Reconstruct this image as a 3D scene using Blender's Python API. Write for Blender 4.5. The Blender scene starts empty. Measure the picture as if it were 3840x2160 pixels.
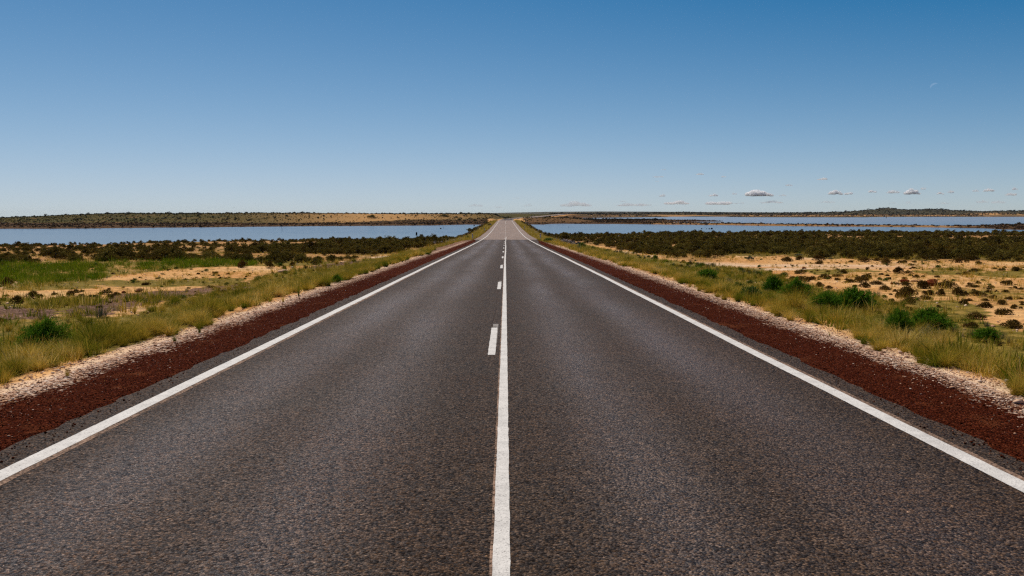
import bpy, math
import numpy as np
from mathutils import Vector, Matrix, Quaternion

rng = np.random.default_rng(7)
F = 2987.0            # focal length in photo pixels (3840 wide): a 28 mm lens on 36 mm
HZ = 797.5            # photo row of the true horizon
ZW = -6.2             # lake level (eye level is z = 0)
scene = bpy.context.scene
COL = scene.collection

# ------------------------------------------------------------------ camera
PITCH = math.atan((1080 - HZ) / F)
YAW = -math.atan(24 / F)
cam_d = bpy.data.cameras.new("camera")
cam_d.lens = 28.0
cam_d.sensor_width = 36.0
cam_d.clip_start = 0.1
cam_d.clip_end = 60000
cam = bpy.data.objects.new("camera", cam_d)
cam.rotation_euler = (math.pi / 2 - PITCH, 0, YAW)
COL.objects.link(cam)
scene.camera = cam
RC = np.array(cam.rotation_euler.to_matrix())

def ray(px, py):
    px = np.asarray(px, float); py = np.asarray(py, float)
    c = np.stack([(px - 1920) / F, (1080 - py) / F, -np.ones_like(px)], -1)
    return c @ RC.T

def proj(P):
    c = np.asarray(P, float) @ RC
    d = np.maximum(-c[..., 2], 0.01)
    return 1920 + F * c[..., 0] / d, 1080 - F * c[..., 1] / d

def at_z(px, py, z):
    r = ray(px, py)
    return r * (np.asarray(z) / r[..., 2])[..., None]

# ------------------------------------------------------------------ noise / helpers
def _h(ix, iy, s):
    n = (ix * 374761393 + iy * 668265263 + s * 974711) & 0xFFFFFFFF
    n = ((n ^ (n >> 13)) * 1274126177) & 0xFFFFFFFF
    return ((n ^ (n >> 16)) & 0xFFFF) / 65535.0

def vnoise(x, y, s=0):
    x = np.asarray(x, float); y = np.asarray(y, float)
    ix = np.floor(x).astype(np.int64); iy = np.floor(y).astype(np.int64)
    fx = x - ix; fy = y - iy
    fx = fx * fx * (3 - 2 * fx); fy = fy * fy * (3 - 2 * fy)
    a = _h(ix, iy, s); b = _h(ix + 1, iy, s); c = _h(ix, iy + 1, s); d = _h(ix + 1, iy + 1, s)
    return (a * (1 - fx) + b * fx) * (1 - fy) + (c * (1 - fx) + d * fx) * fy

def fbm(x, y, s=0, o=4):
    t = 0; a = .5
    for k in range(o):
        t = t + a * vnoise(x * 2 ** k, y * 2 ** k, s + k * 17); a *= .5
    return t / (1 - .5 ** o)

def sst(a, b, x):
    t = np.clip((np.asarray(x, float) - a) / (b - a), 0, 1)
    return t * t * (3 - 2 * t)

def inside(px, py, poly):
    poly = np.asarray(poly, float)
    r = np.zeros(np.shape(px), bool)
    n = len(poly)
    for i in range(n):
        x0, y0 = poly[i]; x1, y1 = poly[(i + 1) % n]
        if y0 == y1: continue
        c = (y0 > py) != (y1 > py)
        r ^= c & (px < (x1 - x0) * (py - y0) / (y1 - y0) + x0)
    return r

def sdist(x, y, poly):
    """signed distance to a polygon, positive outside"""
    poly = np.asarray(poly, float)
    d = np.full(np.shape(x), 1e18)
    n = len(poly)
    for i in range(n):
        x0, y0 = poly[i]; x1, y1 = poly[(i + 1) % n]
        ex, ey = x1 - x0, y1 - y0
        L = ex * ex + ey * ey + 1e-9
        t = np.clip(((x - x0) * ex + (y - y0) * ey) / L, 0, 1)
        d = np.minimum(d, (x - x0 - t * ex) ** 2 + (y - y0 - t * ey) ** 2)
    d = np.sqrt(d)
    return np.where(inside(x, y, poly), -d, d)

# ------------------------------------------------------------------ road alignment
_RY = np.array([-30, 0, 6, 12, 21.4, 36.4, 60, 85, 105, 121.5, 152, 190, 229, 300, 400, 478, 560, 620, 660, 734, 853, 977, 1100, 1300])
_RZ = np.array([-1.21, -1.78, -1.895, -2.01, -2.185, -2.467, -2.95, -3.46, -3.82, -4.10, -4.52, -4.72, -4.79, -4.76, -4.66, -4.56, -4.50, -4.46, -4.40, -4.1, -2.95, -1.75, -1.6, -2.2])
_ry = np.arange(-30, 1300, 1.0)
_rz = np.interp(_ry, _RY, _RZ)
_k = np.hanning(23); _k /= _k.sum()
_rz = np.convolve(np.pad(_rz, 11, mode='reflect', reflect_type='odd'), _k, 'valid')
_rx = np.interp(_ry, [-30, 430, 500, 560, 600, 660, 734, 853, 977, 1100, 1300], [0, 0, .4, 1.7, 4.0, 10, 23, 48, 71, 92, 125])
_rx = np.convolve(np.pad(_rx, 30, mode='reflect', reflect_type='odd'), np.hanning(61) / np.hanning(61).sum(), 'valid')
def road_z(y): return np.interp(y, _ry, _rz)
def road_x(y): return np.interp(y, _ry, _rx)

# ------------------------------------------------------------------ lakes
def shore(pts, z=ZW, push=1.0):
    p = at_z(np.array([a for a, b in pts], float), np.array([b for a, b in pts], float), np.full(len(pts), z))
    return [(x * push, y * push) for x, y, _ in p]

near_l = shore([(-900, 910), (0, 904.5), (200, 904), (330, 899), (500, 897), (570, 892), (800, 890), (1000, 887), (1300, 882), (1420, 889), (1560, 889), (1640, 886), (1690, 882)], -4.95, 1.03)
bank_l = [(-11.6, 190), (-11.3, 230), (-11.3, 300), (-11.4, 350), (-10.5, 400)]
far_l = shore([(1815, 842.5), (1740, 842), (1650, 845), (1500, 846.5), (1250, 847.5), (1000, 850), (750, 852.5), (500, 855), (250, 857.5), (0, 858), (-900, 862)])
LAKE_L = near_l + bank_l + far_l
near_r = shore([(4900, 868), (3840, 866), (3300, 866), (3000, 865), (2800, 866), (2600, 865), (2480, 868), (2380, 868), (2300, 871), (2150, 874), (2085, 874)], -4.95, 1.03)
bank_r = [(11.4, 205), (11.3, 250), (11.3, 300), (11.3, 360), (11.6, 405)]
far_r = shore([(1987, 841.8), (2030, 841.8), (2060, 840), (2100, 839), (2300, 840), (2440, 841.5), (2600, 843), (2800, 846), (3000, 848.5), (3300, 850.5), (3500, 853), (3700, 857), (3840, 863), (4200, 866)])
POOL = bank_r + far_r + near_r
LAKE_R = shore([(2173, 817), (2173, 819.6), (2300, 822.3), (2500, 824.5), (2600, 826), (2660, 828), (2700, 829.6), (2690, 830.4), (2600, 831.6), (2500, 832.3), (2415, 833.6), (2600, 836.5), (2800, 839.5), (3000, 842.5), (3200, 844.5), (3400, 846.5), (3600, 848.3), (3690, 847), (3730, 843.5), (3840, 842), (4900, 841), (4900, 813), (3840, 813), (3500, 813.2), (3290, 813.6), (3240, 815), (2960, 815), (2800, 814.4), (2740, 813.6), (2730, 811.9), (2550, 810.6), (2420, 810.6), (2420, 812), (2520, 813.4), (2420, 815), (2300, 816.4)])
LAKES = [LAKE_L, POOL, LAKE_R]

# ------------------------------------------------------------------ terrain
NY = np.array([-40, 0, 17, 30, 40, 62, 80, 100, 130, 170, 200, 300, 9999.])
NZ = np.array([-2.1, -2.45, -2.85, -3.1, -3.3, -3.65, -4.05, -4.6, -5.2, -5.6, -5.72, -5.75, -5.75])
YC_X = [-2500, -800, 0, 120, 250, 350, 470, 700, 1000, 1300, 1500, 1700, 1900, 2000, 2200]
YC_Y = [850, 832, 818.5, 815, 809, 805.5, 802.3, 801.8, 800.6, 802.0, 802.6, 802.8, 802.2, 801.5, 801]
YH_X = [1500, 2300, 2500, 2545, 2600, 2680, 2800, 2900, 3000, 3100, 3180, 3240, 3285, 3305, 3330, 3350, 3400, 3430, 3480, 3530, 3570, 3620, 3700, 3760, 3840, 4200, 5200]
YH_Y = [800.5, 800, 798, 796.2, 796.5, 799.3, 799, 798.8, 798, 796.5, 794, 790.5, 786.5, 783, 780.5, 782.5, 787.5, 788, 784.5, 786.5, 789.5, 792, 794, 792, 790.5, 790, 796]
YR_X = [-2500, -800, 0, 470, 1400, 1700, 1850, 1950, 2050, 2250, 2400, 2550, 2700, 2900, 3200, 5200]
YR_Y = [852, 834, 820, 804, 803, 801, 798.4, 796.4, 794.2, 792.8, 793.4, 794.6, 795.2, 796.4, 797, 797]

def lake_sd(x, y):
    j = (fbm(x / 9, y / 9, 5, 3) - .5) * 7 * np.clip(y / 250, .5, 3)
    d = np.full(np.shape(x), 1e9)
    for L in LAKES:
        d = np.minimum(d, sdist(x, y, L))
    return d + j * sst(0, 12, np.abs(x - road_x(y)) - 8)

def natural(x, y):
    yy = np.maximum(y, 5.0)
    px = 1896 + F * x / yy
    n = np.interp(y, NY, NZ)
    n = n + (fbm(x / 11, y / 11, 1, 4) - .5) * .55 * sst(4, 40, y + np.abs(x)) * (1 - .6 * sst(150, 300, y))
    yc = np.interp(px, YC_X, YC_Y)
    zc = -(yc + 1.6 * sst(600, 760, y) - HZ) / F * np.maximum(y, 600)
    left = n + (zc - n) * sst(425, 600, y)
    left = left + (fbm(x / 60, y / 40, 21, 4) - .5) * 1.3 * sst(430, 560, y) * (1 - .8 * sst(560, 640, y))
    yh = np.interp(px, YH_X, YH_Y)
    z1 = -(805 - HZ) / F * 1500
    z2 = -(np.maximum(yh + 6, 800.5) - HZ) / F * 1820
    right = n + (z1 - n) * sst(1080, 1500, y)
    right = right + (z2 - right) * sst(1480, 1820, y)
    zh = -(yh - HZ) / F * np.maximum(y, 2050)
    zh = zh - 2.5 / F * y * sst(2080, 2500, y)
    right = right + (zh - right) * sst(1700, 2050, y)
    right = right + (fbm(x / 130, y / 90, 31, 5) - .5) * 5.0 * sst(1550, 1800, y) * (1 - sst(1950, 2050, y)) * np.clip((800 - yh) / 10, .1, 1.2)
    w = sst(1960, 2260, px)
    mid_ = road_z(y) - .35 + (fbm(x / 40, y / 40, 23, 3) - .5) * .5
    mid_ = np.where(y > 1000, np.minimum(mid_, -(801.6 - HZ) / F * y), mid_)
    left = left + (mid_ - left) * sst(1835, 1905, px) * sst(500, 570, y)
    w = sst(2090, 2260, px)
    z = left + (right - left) * w
    yr = np.interp(px, YR_X, YR_Y)
    yl = np.where(px < 1960, np.interp(px, YC_X, YC_Y) + 1.6, np.maximum(yh, 798.5) + 2.5)
    mid = -(yl - HZ) / F * y
    rid = -(yr - HZ) / F * np.maximum(y, 7800)
    fz = mid + (rid - mid) * sst(6200, 7800, y)
    fz = fz - 2.0 / F * y * sst(7900, 8600, y)
    return np.where(y > 2600, fz, z + (fz - z) * sst(2300, 2600, y))

def ground_h(x, y, sd=None):
    if sd is None: sd = lake_sd(x, y)
    n = natural(x, y)
    out = np.minimum(n, ZW + .03 + .05 * np.maximum(sd, 0))
    h = np.where(sd > 0, out, ZW - np.minimum(-sd * .06, 1.2))
    h = np.where(y > 1700, n, h)
    d = np.abs(x - road_x(y))
    zr = road_z(y)
    wid = 10.5 + 12 * sst(560, 800, y)
    cut = .06 + .5 * sst(590, 640, y)
    hc = (zr - cut) + (h - zr + cut) * sst(5.6 + 5 * sst(590, 700, y), wid, d)
    hc = np.where(d < wid, hc, h)
    emb = np.where((y > 110) & (y < 470), zr - .07 - np.maximum(d - 5.3, 0) * .27, -99)
    hc = np.where(y < 1250, np.maximum(hc, emb), n)
    return hc

def on_ground(px, py):
    """march down the picture ray to the terrain"""
    px = np.atleast_1d(np.asarray(px, float)); py = np.atleast_1d(np.asarray(py, float))
    r = ray(px, py); r = r / r[:, 1:2]
    z = np.interp(py, [800, 870, 980, 1100, 1300, 2160], [-5.7, -5.7, -3.8, -3.3, -2.8, -2])
    t = z / r[:, 2]
    lo = t * .4; hi = t * 2.2
    for _ in range(2):
        f = np.linspace(0, 1, 40)[None, :]
        m = lo[:, None] * (1 - f) + hi[:, None] * f
        below = r[:, 2:3] * m < ground_h(r[:, 0:1] * m, m)
        k = np.where(below.any(1), below.argmax(1), 39); k = np.maximum(k, 1); a = np.arange(len(k))
        lo, hi = m[a, k - 1], m[a, k]
    return np.stack([r[:, 0] * hi, hi, ground_h(r[:, 0] * hi, hi)], -1)

# ------------------------------------------------------------------ zones, measured on the photo (3840 x 2160 pixels), applied to world points
Z_SCRUB_L = [(-1500, 920), (-500, 913), (0, 905), (330, 905), (960, 890), (1500, 890), (1712, 889), (1700, 908), (1560, 936), (1480, 952), (1400, 962), (1260, 985), (1050, 985), (960, 992), (700, 982), (0, 992), (-500, 996), (-1500, 1005)]
Z_SCRUB_R = [(2068, 888), (2300, 873), (2600, 867), (3840, 868), (5600, 872), (5600, 995), (3840, 985), (3500, 980), (3200, 973), (2880, 962), (2750, 957), (2660, 980), (2500, 965), (2400, 950), (2300, 932), (2200, 913), (2100, 898)]
Z_GREEN_L = [(-1500, 998), (-500, 996), (0, 990), (200, 987), (400, 980), (900, 978), (970, 990), (900, 1000), (640, 1008), (480, 1030), (320, 1056), (0, 1076), (-500, 1085), (-1500, 1100)]
Z_VERGE_L = [(-900, 1640), (0, 1418), (75, 1405), (157, 1379), (230, 1349), (370, 1330), (420, 1310), (560, 1258), (650, 1226), (745, 1200), (780, 1177), (895, 1151), (960, 1130), (1090, 1095), (1258, 1054), (1340, 1034), (1440, 992), (1500, 972), (1534, 962), (1620, 930), (1760, 895), (1765, 902),
             (1700, 905), (1560, 945), (1460, 962), (1370, 970), (1290, 984), (1180, 1002), (1070, 1018), (960, 1050), (860, 1084), (740, 1116), (640, 1134), (520, 1175), (400, 1195), (220, 1190), (0, 1200), (-900, 1260)]
Z_VERGE_R = [(2105, 900), (2130, 915), (2158, 933), (2250, 958), (2350, 983), (2480, 1020), (2590, 1054), (2700, 1090), (2800, 1128), (2880, 1143), (2990, 1177), (3100, 1205), (3215, 1248), (3282, 1271), (3400, 1308), (3513, 1338), (3625, 1375), (3737, 1412), (3840, 1438), (4700, 1700),
             (4700, 1300), (3840, 1235), (3600, 1190), (3400, 1150), (3280, 1115), (3100, 1085), (2950, 1050), (2850, 1020), (2720, 1000), (2600, 985), (2450, 968), (2300, 940), (2180, 912)]
Z_PATCH = [[(3380, 1132), (3600, 1128), (3700, 1150), (3760, 1180), (3600, 1190), (3420, 1165)],
           [(2990, 1012), (3250, 1004), (3300, 1016), (3060, 1028)], [(3420, 1010), (3560, 1005), (3700, 1015), (3620, 1028), (3450, 1030)],
           [(3640, 1020), (3840, 1012), (3990, 1020), (3840, 1040), (3680, 1042)], [(2600, 1010), (2860, 1005), (2920, 1030), (2800, 1050), (2640, 1035)],
           [(2680, 935), (2900, 925), (3000, 945), (2850, 965), (2700, 955)], [(2950, 945), (3230, 950), (3600, 958), (3840, 960), (4600, 970), (4600, 985), (3840, 980), (3500, 975), (3200, 972), (2960, 965)],
           [(0, 1125), (300, 1112), (520, 1140), (420, 1170), (180, 1180), (-300, 1185), (-300, 1140)], [(560, 1110), (700, 1100), (720, 1120), (600, 1130)],
           [(300, 1050), (560, 1045), (800, 1040), (930, 1050), (900, 1075), (620, 1080), (380, 1075), (60, 1090), (0, 1075)], [(960, 965), (1150, 975), (1290, 985), (1100, 1000), (960, 990)]]
Z_DARKGR = [[(240, 1160), (330, 1128), (430, 1105), (560, 1092), (700, 1085), (860, 1072), (930, 1062), (960, 1078), (830, 1095), (700, 1118), (560, 1140), (420, 1178), (280, 1190)],
            [(-400, 1175), (0, 1150), (200, 1160), (220, 1195), (0, 1210), (-400, 1230)], [(1170, 1000), (1330, 975), (1400, 975), (1280, 995), (1180, 1012)]]

def in_zone(x, y, z, poly, amp=1.0):
    px, py = proj(np.stack([x, y, z], -1))
    k = np.clip(1500 / np.maximum(y, 6), 4, 120) * amp
    jx = (fbm(x / 1.7, y / 3.1, 41, 3) - .5) * 3.0 * k
    jy = (fbm(x / 2.3, y / 2.6, 51, 3) - .5) * .55 * k
    return inside(px + jx, py + jy, poly)

# ------------------------------------------------------------------ mesh helpers
def set_smooth(me): me.polygons.foreach_set("use_smooth", np.ones(len(me.polygons), bool))

def mesh_np(name, V, Fq, attrs=None, smooth=False):
    """V (n,3), Fq (m,k) equal-sided faces"""
    V = np.asarray(V, np.float32); Fq = np.asarray(Fq, np.int32)
    me = bpy.data.meshes.new(name)
    k = Fq.shape[1]
    me.vertices.add(len(V)); me.vertices.foreach_set("co", V.ravel())
    me.loops.add(Fq.size); me.loops.foreach_set("vertex_index", Fq.ravel())
    me.polygons.add(len(Fq))
    me.polygons.foreach_set("loop_start", np.arange(0, Fq.size, k, dtype=np.int32))
    me.polygons.foreach_set("loop_total", np.full(len(Fq), k, np.int32))
    if smooth: me.polygons.foreach_set("use_smooth", np.ones(len(Fq), bool))
    me.update(calc_edges=True)
    for an, (typ, data) in (attrs or {}).items():
        a = me.attributes.new(an, typ, 'POINT')
        if typ == 'FLOAT': a.data.foreach_set("value", np.asarray(data, np.float32).ravel())
        elif typ == 'INT': a.data.foreach_set("value", np.asarray(data, np.int32).ravel())
        else: a.data.foreach_set("color", np.asarray(data, np.float32).ravel())
    return me

def link(name, me, mat=None, parent=None):
    o = bpy.data.objects.new(name, me)
    if mat is not None and me is not None and len(me.materials) == 0: me.materials.append(mat)
    COL.objects.link(o)
    if parent is not None: o.parent = parent
    return o

def tag(o, label=None, cat=None, group=None, kind=None):
    if label: o['label'] = label
    if cat: o['category'] = cat
    if group: o['group'] = group
    if kind: o['kind'] = kind
    return o

# ------------------------------------------------------------------ node helpers
class NT:
    def __init__(s, mat):
        s.nt = mat.node_tree; s.nt.nodes.clear()
    def n(s, typ, ins=None, **props):
        nd = s.nt.nodes.new(typ)
        for k, v in props.items(): setattr(nd, k, v)
        for k, v in (ins or {}).items():
            sock = nd.inputs[k]
            if isinstance(v, bpy.types.NodeSocket): s.nt.links.new(v, sock)
            else: sock.default_value = v
        return nd
    def math(s, op, a, b=0.0, clamp=False):
        return s.n('ShaderNodeMath', {0: a, 1: b}, operation=op, use_clamp=clamp).outputs[0]
    def mix(s, fac, a, b, blend='MIX'):
        nd = s.n('ShaderNodeMix', data_type='RGBA', blend_type=blend)
        for idx, v in ((0, fac), (6, a), (7, b)):
            if isinstance(v, bpy.types.NodeSocket): s.nt.links.new(v, nd.inputs[idx])
            else: nd.inputs[idx].default_value = (*v, 1) if isinstance(v, tuple) and len(v) == 3 else v
        return nd.outputs[2]
    def ramp(s, fac, stops, interp='LINEAR'):
        nd = s.n('ShaderNodeValToRGB', {0: fac}); cr = nd.color_ramp; cr.interpolation = interp
        while len(cr.elements) > 1: cr.elements.remove(cr.elements[-1])
        for i, (p, c) in enumerate(stops):
            e = cr.elements[0] if i == 0 else cr.elements.new(p)
            e.position = p; e.color = (*c, 1) if isinstance(c, tuple) else (c, c, c, 1)
        return nd.outputs[0]
    def noise(s, vec, scale, detail=4, rough=.55, out=0):
        return s.n('ShaderNodeTexNoise', {'Vector': vec, 'Scale': scale, 'Detail': detail, 'Roughness': rough}).outputs[out]
    def voro(s, vec, scale, feature='F1', out='Distance', rnd=1.0):
        return s.n('ShaderNodeTexVoronoi', {'Vector': vec, 'Scale': scale, 'Randomness': rnd}, feature=feature).outputs[out]
    def coord(s, sc=(1, 1, 1)):
        g = s.n('ShaderNodeNewGeometry').outputs['Position']
        if sc == (1, 1, 1): return g
        return s.n('ShaderNodeVectorMath', {0: g, 1: sc}, operation='MULTIPLY').outputs[0]
    def out(s, bsdf, disp=None, vol=None):
        o = s.n('ShaderNodeOutputMaterial')
        if bsdf is not None: s.nt.links.new(bsdf, o.inputs['Surface'])
        if vol is not None: s.nt.links.new(vol, o.inputs['Volume'])
    def bump(s, h, strength=.5, dist=.01):
        return s.n('ShaderNodeBump', {'Height': h, 'Strength': strength, 'Distance': dist}).outputs[0]
    def pbsdf(s, **kw):
        m = {'color': 'Base Color', 'rough': 'Roughness', 'normal': 'Normal', 'spec': 'Specular IOR Level', 'metal': 'Metallic'}
        return s.n('ShaderNodeBsdfPrincipled', {m.get(k, k): (v if not (isinstance(v, tuple) and len(v) == 3) else (*v, 1)) for k, v in kw.items()}).outputs[0]

def new_mat(name):
    m = bpy.data.materials.new(name); m.use_nodes = True
    return m, NT(m)

# ------------------------------------------------------------------ materials
def m_asphalt(name, dark, mid, brown, spots, tracks=True, size=75):
    m, t = new_mat(name)
    P = t.coord()
    v = t.n('ShaderNodeTexVoronoi', {'Vector': P, 'Scale': size})
    cellr = t.n('ShaderNodeSeparateColor', {0: v.outputs['Color']})
    cl = t.math('ADD', t.math('MULTIPLY', cellr.outputs[0], .62), t.math('MULTIPLY', t.noise(P, size * .38, 4, .8), .38))
    cl = t.math('ADD', cl, t.math('MULTIPLY', t.math('SUBTRACT', t.noise(P, size * .16, 3, .8), .5), .5))
    stone = t.ramp(cl, [(.12, dark), (.42, mid), (.66, brown), (.86, brown), (.93, spots)])
    edge = t.math('MULTIPLY', v.outputs['Distance'], size * .012, True)
    fine = t.noise(P, size * 3.2, 3)
    col = t.mix(t.math('MULTIPLY', fine, .5), stone, dark)
    gap = t.ramp(t.voro(P, size, 'DISTANCE_TO_EDGE'), [(0, .35), (.12, 1.0)])
    col = t.mix(1.0, col, gap, 'MULTIPLY')
    m1 = t.noise(P, 56, 3, .8); m2 = t.noise(P, 23, 4, .85)
    mot = t.ramp(t.math('ADD', t.math('MULTIPLY', m1, .62), t.math('MULTIPLY', m2, .38)), [(.37, .25 if tracks else .7), (.5, .85), (.63, 2.2 if tracks else 1.3)])
    col = t.mix(1.0, col, mot, 'MULTIPLY')
    big = t.noise(t.coord((.5, .06, 1)), 1.0, 5)
    patch = t.noise(P, .55, 5, .65)
    col = t.mix(t.ramp(patch, [(.35, .0), (.7, .55)]), col, t.mix(1.0, col, (1.2, .92, .70), 'MULTIPLY'))
    col = t.mix(t.ramp(big, [(.35, .0), (.65, .45)]), col, t.mix(1.0, col, (.72, .70, .70), 'MULTIPLY'))
    rough = .8
    if tracks:
        x = t.n('ShaderNodeSeparateXYZ', {0: P}).outputs[0]
        wob = t.math('MULTIPLY', t.math('SUBTRACT', t.noise(t.coord((.2, .03, 1)), 1.0, 3), .5), 1.0)
        x = t.math('ADD', x, wob)
        tr = None
        for c, w in ((-2.55, .55), (-1.25, .5), (1.1, .45), (2.5, .5)):
            d = t.math('DIVIDE', t.math('SUBTRACT', x, c), w)
            g = t.math('POWER', 2.718, t.math('MULTIPLY', t.math('MULTIPLY', d, d), -1.0))
            tr = g if tr is None else t.math('ADD', tr, g)
        tr = t.math('MULTIPLY', tr, t.ramp(t.noise(t.coord((.6, .12, 1)), 1.0, 4), [(.3, .35), (.65, 1.0)]), True)
        col = t.mix(t.math('MULTIPLY', tr, .8), col, t.mix(1.0, col, (1.5, 1.45, 1.5), 'MULTIPLY'))
        rough = t.math('SUBTRACT', .70, t.math('MULTIPLY', tr, .24))
    hgt = t.math('SUBTRACT', t.math('MULTIPLY', fine, .35), v.outputs['Distance'])
    hgt = t.math('ADD', hgt, t.math('MULTIPLY', cellr.outputs[1], .5))
    b = t.pbsdf(color=col, rough=rough, spec=t.math('MULTIPLY', t.math('MULTIPLY', mot, t.math('ADD', .15, cellr.outputs[2])), t.math('ADD', .27, t.math('MULTIPLY', tr, .34)) if tracks else .22), normal=t.bump(hgt, 1.0, .013), **{'Specular Tint': (1.0, .82, .70)})
    t.out(b)
    return m

M_ROAD = m_asphalt('asphalt', (.009, .0058, .0040), (.042, .0275, .0185), (.150, .095, .056), (.66, .44, .27), size=58)
M_DECK = m_asphalt('pale_seal', (.28, .225, .195), (.40, .325, .285), (.50, .405, .35), (.62, .52, .45), tracks=False, size=60)

def m_paint():
    m, t = new_mat('road_paint')
    P = t.coord()
    w = t.noise(P, 60, 4, .7)
    chips = t.ramp(w, [(.36, 1.0), (.43, 0.0)])
    stone = t.ramp(t.voro(P, 75), [(.0, 1.0), (.9, .8)])
    wear = t.ramp(t.noise(P, 5, 5, .7), [(.3, .62), (.6, 1.0)])
    col = t.mix(1.0, t.mix(1.0, (.82, .785, .72), stone, 'MULTIPLY'), t.mix(.7, (1, 1, 1), wear), 'MULTIPLY')
    col = t.mix(t.math('MULTIPLY', chips, .75), col, (.09, .075, .065))
    t.out(t.pbsdf(color=col, rough=.7, spec=.3, normal=t.bump(t.voro(P, 75), .35, .006)))
    return m
M_PAINT = m_paint()

def m_worn(name, c, lo, hi, scale=45):
    m, t = new_mat(name)
    P = t.coord()
    a = t.ramp(t.math('ADD', t.math('MULTIPLY', t.noise(P, scale, 4, .7), .7), t.math('MULTIPLY', t.noise(P, 2.5, 3), .3)), [(lo, 0.0), (hi, 1.0)])
    b = t.pbsdf(color=c, rough=.85, spec=.2)
    tr = t.n('ShaderNodeBsdfTransparent').outputs[0]
    t.out(t.n('ShaderNodeMixShader', {0: a, 1: tr, 2: b}).outputs[0])
    return m
M_OLDPAINT = m_worn('stained_old_paint', (.36, .23, .155), .42, .58)
M_FADED = m_worn('faded_paint', (.42, .38, .34), .36, .60)

def m_shoulder():
    m, t = new_mat('shoulder_gravel')
    P = t.coord()
    lat = t.n('ShaderNodeAttribute', attribute_name='lat').outputs['Fac']
    v = t.n('ShaderNodeTexVoronoi', {'Vector': P, 'Scale': 62.0})
    cr = t.n('ShaderNodeSeparateColor', {0: v.outputs['Color']})
    red = t.ramp(cr.outputs[0], [(0, (.016, .0032, .0012)), (.5, (.050, .0092, .0032)), (.85, (.10, .019, .006)), (1, (.18, .05, .02))])
    red = t.mix(t.ramp(t.noise(P, 1.6, 5, .65), [(.55, 0.0), (.75, .8)]), red, (.17, .052, .02))
    v2 = t.n('ShaderNodeTexVoronoi', {'Vector': P, 'Scale': 26.0})
    cr2 = t.n('ShaderNodeSeparateColor', {0: v2.outputs['Color']})
    pale = t.ramp(cr2.outputs[0], [(0, (.40, .20, .11)), (.3, (.60, .36, .23)), (.7, (.72, .50, .36)), (1, (.80, .66, .54))])
    pale = t.mix(1.0, pale, t.ramp(t.voro(P, 26.0, 'DISTANCE_TO_EDGE'), [(0, .35), (.14, 1.0)]), 'MULTIPLY')
    # individual stones decide the ragged border between red and pale gravel
    j = t.math('ADD', t.math('MULTIPLY', t.math('SUBTRACT', cr2.outputs[1], .5), .5), t.math('MULTIPLY', t.math('SUBTRACT', t.noise(P, 1.3, 4), .5), .85))
    f = t.ramp(t.math('SUBTRACT', t.math('ADD', lat, j), 4.5), [(.70, 0.0), (.84, 1.0)])
    col = t.mix(f, red, pale)
    hgt = t.mix(f, v.outputs['Distance'], v2.outputs['Distance'])
    t.out(t.pbsdf(color=col, rough=1.0, spec=.015, normal=t.bump(t.math('MULTIPLY', hgt, -1.0), .9, .02)))
    return m
M_SHOULDER = m_shoulder()

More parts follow.
